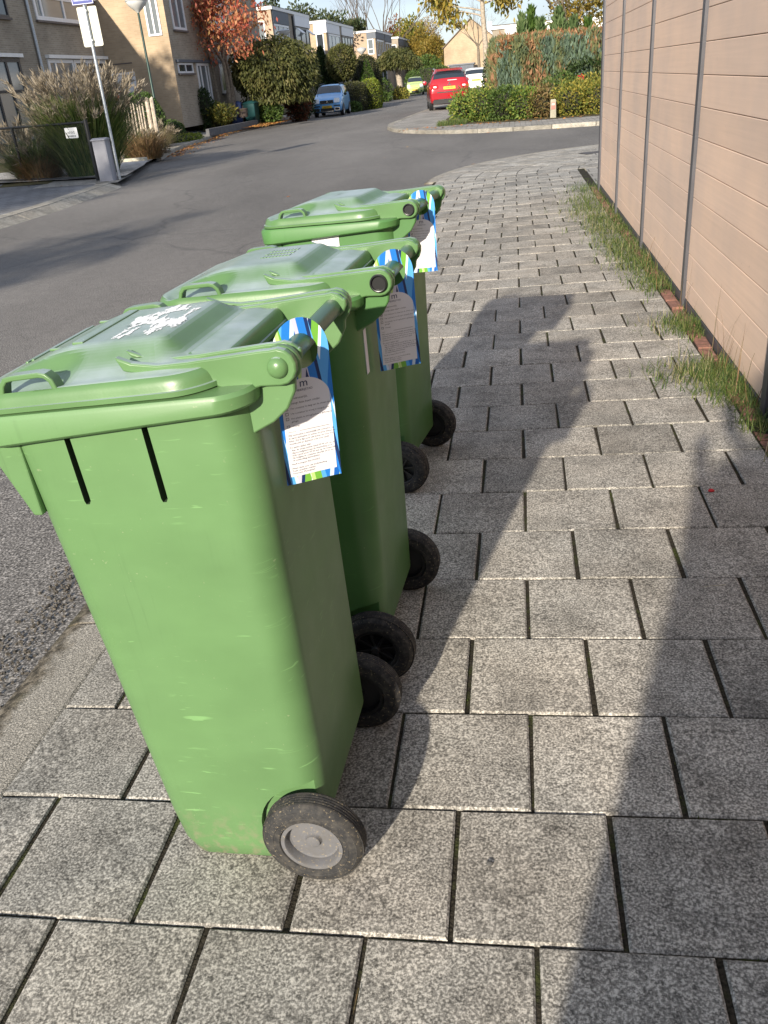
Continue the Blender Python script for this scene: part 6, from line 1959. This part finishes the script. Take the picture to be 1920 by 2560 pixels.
def bare_tree(label, loc, stems, h, r0, seed, depth=5, mat='bark_pale', spread=.30):
    root = empty('bare_tree', loc, 0, label, 'tree', 'trees far down the street')
    rr = random.Random(seed); tips = []; m = MB()
    for k in range(stems):
        a = rr.uniform(0, 6.28); q = rr.uniform(.2, 1.9)
        branch(m, (q * math.cos(a), q * math.sin(a) * .6, 0), (math.cos(a) * .18 * q, math.sin(a) * .1, 1), h * rr.uniform(.85, 1.1), r0 * rr.uniform(.7, 1.1), depth, rr, tips, 0, (2, 3), spread, 3, .60, .10, 4)
    m.obj('trunk', M[mat], root, smooth=60)
    return root, tips
root, tips = bare_tree('huge bare tree with many upright pale stems behind the flat roofs', (-18.6, 128, 0), 13, 6.4, .17, 151, 5, 'bark_d')
for i, (x, y, sd) in enumerate([(-24, 134, 152), (-14.6, 136, 153), (-4.8, 124, 154)]):
    root, tips = bare_tree(['bare tree far left behind the white clad house', 'bare tree right of the huge bare one, above the rusty trees', 'small bare tree rising behind the gabled house roof'][i], (x, y, 0), 3, 4.2 if i < 2 else 3.4, .16, sd, 4, 'bark', .4)
# a mass of far woodland that closes the view
def woods():
    rs = np.random.RandomState(161)
    P = []
    for k in range(90):
        x = rs.uniform(-70, 60); y = rs.uniform(165, 200); h = rs.uniform(4.0, 7.5)
        n = 260
        d = sphere_pts(n, rs)
        P.append(d * np.array([3.2, 2.5, h * .55]) * rs.uniform(.5, 1, (n, 1)) + np.array([x, y, h * .5]))
    P = np.concatenate(P)
    return tag(quads_obj('woodland', leaf_arrays(P, rs.normal(size=P.shape), .8, .6, rs), leafmat('woodland_leaves', [(.12, .11, .05), (.20, .16, .06), (.09, .10, .04), (.24, .14, .06)], .3, blotch=.05)), 'mass of autumn woodland far behind the street', 'woodland', kind='stuff')
woods()
# ================================================================== SMALL STUFF
# weeds and grass along the fence foot
def fence_grass():
    rr = random.Random(171)
    B = []
    def clump(x, y, n, sx, sy):
        for _ in range(n):
            xx = min(1.44, x + rr.gauss(0, sx)); yy = y + rr.gauss(0, sy)
            B.append((xx, yy, S(xx, yy) - .004))
    for x, y, n, sx, sy in [(1.40, 2.75, 420, .07, .14), (1.36, 3.05, 300, .08, .12), (1.30, 3.0, 260, .12, .10), (1.40, 2.35, 120, .04, .12), (1.38, 3.85, 240, .06, .12), (1.34, 3.9, 90, .10, .1), (1.36, 4.95, 300, .07, .16), (1.33, 5.6, 420, .09, .22), (1.30, 6.2, 420, .10, .22), (1.27, 6.6, 240, .12, .2), (1.30, 7.2, 380, .11, .2), (1.25, 7.8, 420, .13, .25), (1.22, 8.5, 420, .14, .25), (1.25, 9.3, 340, .13, .25), (1.30, 10.2, 300, .12, .3), (1.38, 1.62, 60, .03, .1)]:
        clump(x, y, n, sx, sy)
    o, _, _ = blades('grass', B + [(q[0] + rr.gauss(0, .015), q[1] + rr.gauss(0, .015), q[2]) for q in B], .085, .0042, M['blade'], None, 172, 1.0, .9, 3)
    tag(o, 'tufts of green grass and weeds growing along the foot of the board fence', 'grass', kind='stuff')
    B2 = []
    for x, y, n, sx, sy in [(1.24, 3.05, 70, .08, .12), (1.38, 1.68, 90, .04, .10), (1.24, 3.9, 30, .08, .08), (1.28, 5.6, 30, .1, .2), (1.25, 7.2, 90, .10, .15), (1.2, 8.1, 140, .12, .2), (1.28, 6.2, 40, .1, .2)]:
        for _ in range(n):
            xx = min(1.44, x + rr.gauss(0, sx)); yy = y + rr.gauss(0, sy); B2.append((xx, yy, S(xx, yy)))
    o, _, _ = blades('dry_grass', B2, .11, .0030, M['blade_dry'], None, 173, 1.25, .4, 3)
    tag(o, 'dry straw coloured blades lying among the grass tufts at the fence', 'grass', kind='stuff')
    # tall thin stalks against the boards
    B3 = [(1.40 + rr.gauss(0, .02), y + rr.gauss(0, .12), S(1.4, y)) for y in (2.7, 2.9, 3.1, 3.15, 4.0, 4.2, 4.9, 5.3, 3.0, 2.6) for _ in range(4)]
    o, _, _ = blades('weed_stalk', B3, .32, .0030, M['blade_rust'], None, 174, .32, .5, 4)
    tag(o, 'thin dry weed stalks standing against the board fence', 'weeds', kind='stuff')
fence_grass()
# moss and tiny weeds in the joints
def joint_weeds():
    rr = random.Random(175)
    B = []
    for _ in range(900):
        j = rr.randint(0, 34); off = 0 if j % 2 == 0 else .5
        i = rr.randint(-2, 4)
        x = (i + off) * T + rr.gauss(0, .0025); y = j * T + rr.uniform(.02, .28)
        if rr.random() < .35: y = j * T; x = rr.uniform(-.7, 1.3)
        if x < -.74 or x > 1.35: continue
        B.append((x, y, S(x, y) - .009))
    o, _, _ = blades('moss', B, .010, .0035, M['moss'], None, 176, .7, .5, 2)
    return tag(o, 'specks of moss in the joints between the paving slabs', 'moss', kind='stuff')
M['moss'] = leafmat('moss_green', [(.05, .08, .015), (.09, .12, .02), (.06, .06, .02)], .2)
joint_weeds()
# fallen leaves
def litter():
    rr = random.Random(181); rs = np.random.RandomState(181)
    P = []
    for _ in range(1300):                                    # along the opposite kerb
        y = rr.uniform(24.5, 47.5); d = -abs(rr.gauss(0, .28)); P.append((lk(y) - d + .04, y, ROAD + .012))
    for _ in range(500):
        y = rr.uniform(40, 49); P.append((lk(y) - .1 + rr.gauss(0, .35), y, .012 if rr.random() < .5 else ROAD + .012))
    P = [p for p in P]
    for _ in range(3200):                                    # the leaf covered bed below the red tree
        y = rr.uniform(37.8, 43.5); x = rr.uniform(-13.0, -10.2); P.append((x, y, gz(x, y) + .05))
    for _ in range(500):
        x, y = rr.uniform(-13, -10), rr.uniform(43, 48); P.append((x, y, gz(x, y) + .04))
    for _ in range(160):                                     # strays on the island pavement and the bed
        x = rr.uniform(-3, 3); P.append((x, 25.2 + rr.uniform(.2, 1.8), .015))
    for x, y in [(-8.6, 16.1), (-2.1, 21.0), (-3.0, 12.5), (-.35, 15.3), (-1.3, 19.0), (-9.6, 16.6), (-2.8, 25.3), (-.2, 23.6), (1.6, 23.2), (-2.3, 18.2)]:
        P.append((x, y, (.015 if x < -7.3 else ROAD + .012)))
    P = np.array(P); n = len(P)
    a = rs.uniform(0, 6.28, n)
    D = np.stack([np.cos(a), np.sin(a), rs.normal(0, .18, n)], 1)
    N = np.tile(np.array([0, 0, 1.0]), (n, 1)) + rs.normal(size=(n, 3)) * .25
    return tag(quads_obj('leaf_litter', leaf_arrays(P, D, .085, .6, rs, nrm=N), M['litter']), 'orange and brown fallen leaves along the far kerb and under the red tree', 'fallen leaves', kind='stuff')
litter()
def near_litter():
    """a few scraps on the near pavement"""
    spec = [(.70, .84, .0135, (.10, .09, .08), 'pebble', 'small grey pebble on the slab right of the nearest bin'),
            (1.14, 1.40, .010, (.50, .03, .03), 'berry', 'tiny red berry on a slab near the fence')]
    return spec
def pebble(name, label, x, y, r, col):
    m = MB()
    b = bmesh.new(); bmesh.ops.create_icosphere(b, subdivisions=2, radius=r)
    rr = random.Random(int(x * 100))
    m.add([tuple(v.co * rr.uniform(.8, 1.15)) for v in b.verts], [tuple(v.index for v in f.verts) for f in b.faces]); b.free()
    o = m.obj(name, plain(name + '_surface', col, .8), smooth=60); o.location = (x, y, S(x, y) + r * .5); o.scale = (1.2, .9, .7)
    return tag(o, label, name)
pebble('pebble', 'small dark pebble lying on a slab right of the nearest bin', .372, .168, .006, (.07, .068, .065))
pebble('berry', 'tiny red berry on a slab near the fence', 1.10, 1.78, .009, (.50, .025, .03))
tag(blades('twig', [(.155, -.10, S(.155, -.1) + .002)], .05, .002, M['blade_rust'], None, 190, np.array([1.5]), .1, 4)[0], 'small curled brown twig on the pavement in front of the bins', 'twig')
tag(blades('straw', [(1.02, 1.17, S(1.02, 1.17) + .003)], .11, .003, M['blade_dry'], None, 191, np.array([1.5]), .05, 4)[0], 'single pale straw lying across a slab near the fence', 'straw')
t_ = quads_obj('leaf', leaf_arrays(np.array([[-1.75, 2.1, ROAD + .01], ]), np.array([[.8, .5, .1]]), .055, .6, np.random.RandomState(5), nrm=np.array([[0., 0, 1]])), M['litter'])
tag(t_, 'brown fallen leaf on the asphalt left of the nearest bin', 'leaf')

# ================================================================== VIEWER AND UNSEEN THINGS THAT SHADE THE SCENE, SOME ADDED FOR IT
def shade_tree(label, loc, r, zc, n, seed, core=.62):
    root = empty('tree', loc, 0, label, 'tree')
    m = MB(); m.tube([(0, 0, -.1), (0, 0, zc)], [.16, .08], 8); m.obj('trunk', M['bark'], root, smooth=50)
    blob('crown', (0, 0, zc), r, n, .28, M['lf_yg'], root, seed, core=core, lump=.2, shell=.5)
shade_tree('street tree across the road, to the left of the view', (-8.3, -5.2, 0), (.85, .9, 1.15), 4.9, 520, 201, .35)
shade_tree('unseen tree added at the far left to shade the pavement and cabinet', (-14.5, -3.5, 0), (2.6, 2.4, 3.4), 6.1, 6000, 202)  # stand-in caster, added for the shade on the left pavement and cabinet
bush('shrub', 'unseen loose shrub added behind the viewer to widen the foreground shadow', 'shrub', (1.02, -2.7, 1.0), (.52, .5, 1.0), 1500, .10, 'lf_green', 203, core=.6)  # added only to broaden the shadow at the lower right
shade_tree('broad unseen tree added left of the view to shade the lower gable wall', (-18.6, 20.5, 0), (2.5, 2.0, 3.4), 6.3, 5000, 204, .7)  # added so that shade falls on the lower part of the gable
def viewer():
    """the person taking the photograph; their shadow falls along the right side of the pavement"""
    root = empty('person', (.47, -1.60, S(.47, -1.6)), R(4), 'person in wide dark coat and jeans standing behind the bins, holding up a phone', 'person')
    sk = {'pelvis': (0, 0, .93, .135), 'belly': (0, .0, 1.08, .130), 'chest': (0, .01, 1.27, .150), 'neck0': (0, 0, 1.44, .075), 'neck': (0, .015, 1.50, .055), 'head0': (0, .03, 1.58, .082), 'head1': (0, .03, 1.69, .088), 'head2': (0, .015, 1.755, .05)}
    for s_, k in ((-1, 'l'), (1, 'r')):
        sk['hip' + k] = (s_ * .095, 0, .88, .095); sk['knee' + k] = (s_ * .12, .02, .49, .062); sk['ank' + k] = (s_ * .13, -.03, .09, .042); sk['heel' + k] = (s_ * .13, .0, .045, .042); sk['toe' + k] = (s_ * .15, .15, .035, .035)
        sk['sho' + k] = (s_ * .175, .0, 1.40, .068); sk['elb' + k] = (s_ * .22, .10, 1.14, .046)
    sk['wril'] = (-.13, .40, 1.25, .030); sk['wrir'] = (.04, .40, 1.25, .030)
    ed = [('pelvis', 'belly'), ('belly', 'chest'), ('chest', 'neck0'), ('neck0', 'neck'), ('neck', 'head0'), ('head0', 'head1'), ('head1', 'head2')]
    for k in 'lr': ed += [('pelvis', 'hip' + k), ('hip' + k, 'knee' + k), ('knee' + k, 'ank' + k), ('ank' + k, 'heel' + k), ('heel' + k, 'toe' + k), ('chest', 'sho' + k), ('sho' + k, 'elb' + k), ('elb' + k, 'wri' + k)]
    nm = list(sk)
    E_ = [(nm.index(a), nm.index(b)) for a, b in ed]
    V = [sk[q][:3] for q in nm]; Rd = [sk[q][3] for q in nm]
    # palms, fingers and thumbs curled round the edges of a phone
    for s_, wn in ((-1, 'wril'), (1, 'wrir')):
        wv = Vector(sk[wn][:3]); pal = wv + Vector((0 * s_, .07, .045)); V.append(tuple(pal)); Rd.append(.026); pi = len(V) - 1; E_.append((nm.index(wn), pi))
        for f in range(4):
            b0 = pal + Vector((.0, .022, -.018 + f * .019)); l = (.030, .036, .038, .034)[f]
            a1 = b0 + Vector((-s_ * .006, l * .6, .004)); a2 = a1 + Vector((-s_ * .022, l * .25, .002)); a3 = a2 + Vector((-s_ * .02, -.004, 0))
            pr = pi
            for q, r_ in ((b0, .0105), (a1, .009), (a2, .0085), (a3, .0075)):
                V.append(tuple(q)); Rd.append(r_); E_.append((pr, len(V) - 1)); pr = len(V) - 1
        pr = pi
        for q, r_ in ((pal + Vector((-s_ * .018, -.012, .026)), .011), (pal + Vector((-s_ * .034, -.006, .046)), .009), (pal + Vector((-s_ * .044, .006, .058)), .008)):
            V.append(tuple(q)); Rd.append(r_); E_.append((pr, len(V) - 1)); pr = len(V) - 1
    me = bpy.data.meshes.new('body'); me.from_pydata(V, E_, [])
    o = bpy.data.objects.new('body', me); C.objects.link(o)
    md = o.modifiers.new('skin', 'SKIN')
    for v, r_ in zip(me.skin_vertices[0].data, Rd): v.radius = (r_, r_ * .9)
    me.skin_vertices[0].data[0].use_root = True
    md.use_smooth_shade = True
    s2 = o.modifiers.new('sub', 'SUBSURF'); s2.levels = s2.render_levels = 2
    bpy.context.view_layer.update()
    baked(o)
    jk, jn, skn, sh = plain('dark_jacket', (.03, .035, .045), .8), plain('blue_jeans', (.04, .06, .11), .85), plain('skin', (.50, .31, .23), .5), plain('shoe_leather', (.05, .04, .035), .6)
    for q in (jk, jn, skn, sh): o.data.materials.append(q)
    for p in o.data.polygons:
        c = p.center
        p.material_index = 3 if c.z < .085 else 1 if c.z < .95 else 2 if (c.z > 1.475 or c.y > .385) else 0
        p.use_smooth = True
    o.parent = root
    m = MB()
    m.add(*loft([[(rx * math.cos(R(a)), ry * math.sin(R(a)) - .01, z) for a in range(0, 360, 15)] for z, rx, ry in ((.40, .36, .27), (.62, .345, .25), (.92, .31, .215), (1.15, .285, .19), (1.32, .275, .175), (1.41, .22, .14), (1.47, .09, .085))], False, False))
    m.obj('coat', jk, root, smooth=60)  # skirt flared wide to broaden the viewer's shadow on the slabs
    m = MB()
    b = bmesh.new(); bmesh.ops.create_icosphere(b, subdivisions=3, radius=1)
    m.add([(v.co.x * .098, v.co.y * .108 + .012, max(v.co.z, -.15 - .9 * max(0, v.co.y)) * .112 + 1.70 + max(0, v.co.y) * .035) for v in b.verts], [tuple(v.index for v in f.verts) for f in b.faces]); b.free()
    m.obj('hair', plain('brown_hair', (.05, .032, .02), .7), root, smooth=60)
    m = MB()
    m.lathe([(0, .128), (.010, .124), (.014, .118)], 10, 'y', (0, 0, 1.605)); m.obj('nose', skn, root, smooth=60)
    for s_ in (-1, 1):
        m = MB(); m.lathe([(0, .117), (.008, .115), (.011, .110)], 10, 'y', (s_ * .033, 0, 1.64)); m.obj('eye', M['white'], root, smooth=60)
        m = MB(); m.lathe([(0, -.006), (.02, -.004), (.028, .0), (.018, .006), (0, .006)], 12, 'x', (s_ * .094, .02, 1.625)); m.obj('ear', skn, root, smooth=60)
    m = MB(); m.bb(-.022, .022, .108, .113, 1.564, 1.571); m.obj('mouth', plain('lips', (.36, .14, .12), .5), root)
    return root
viewer()
m = MB(); m.bb(-.075, .075, -.004, .004, -.036, .036)
ph = m.obj('phone', M['trim'], bevel=.003)
ph.matrix_world = cam.matrix_world @ Matrix.Translation((.01, -.01, .03)) @ Matrix.Rotation(R(90), 4, 'X') @ Matrix.Rotation(R(90), 4, 'Y')
tag(ph, 'dark mobile phone held up by the person behind the bins', 'phone')
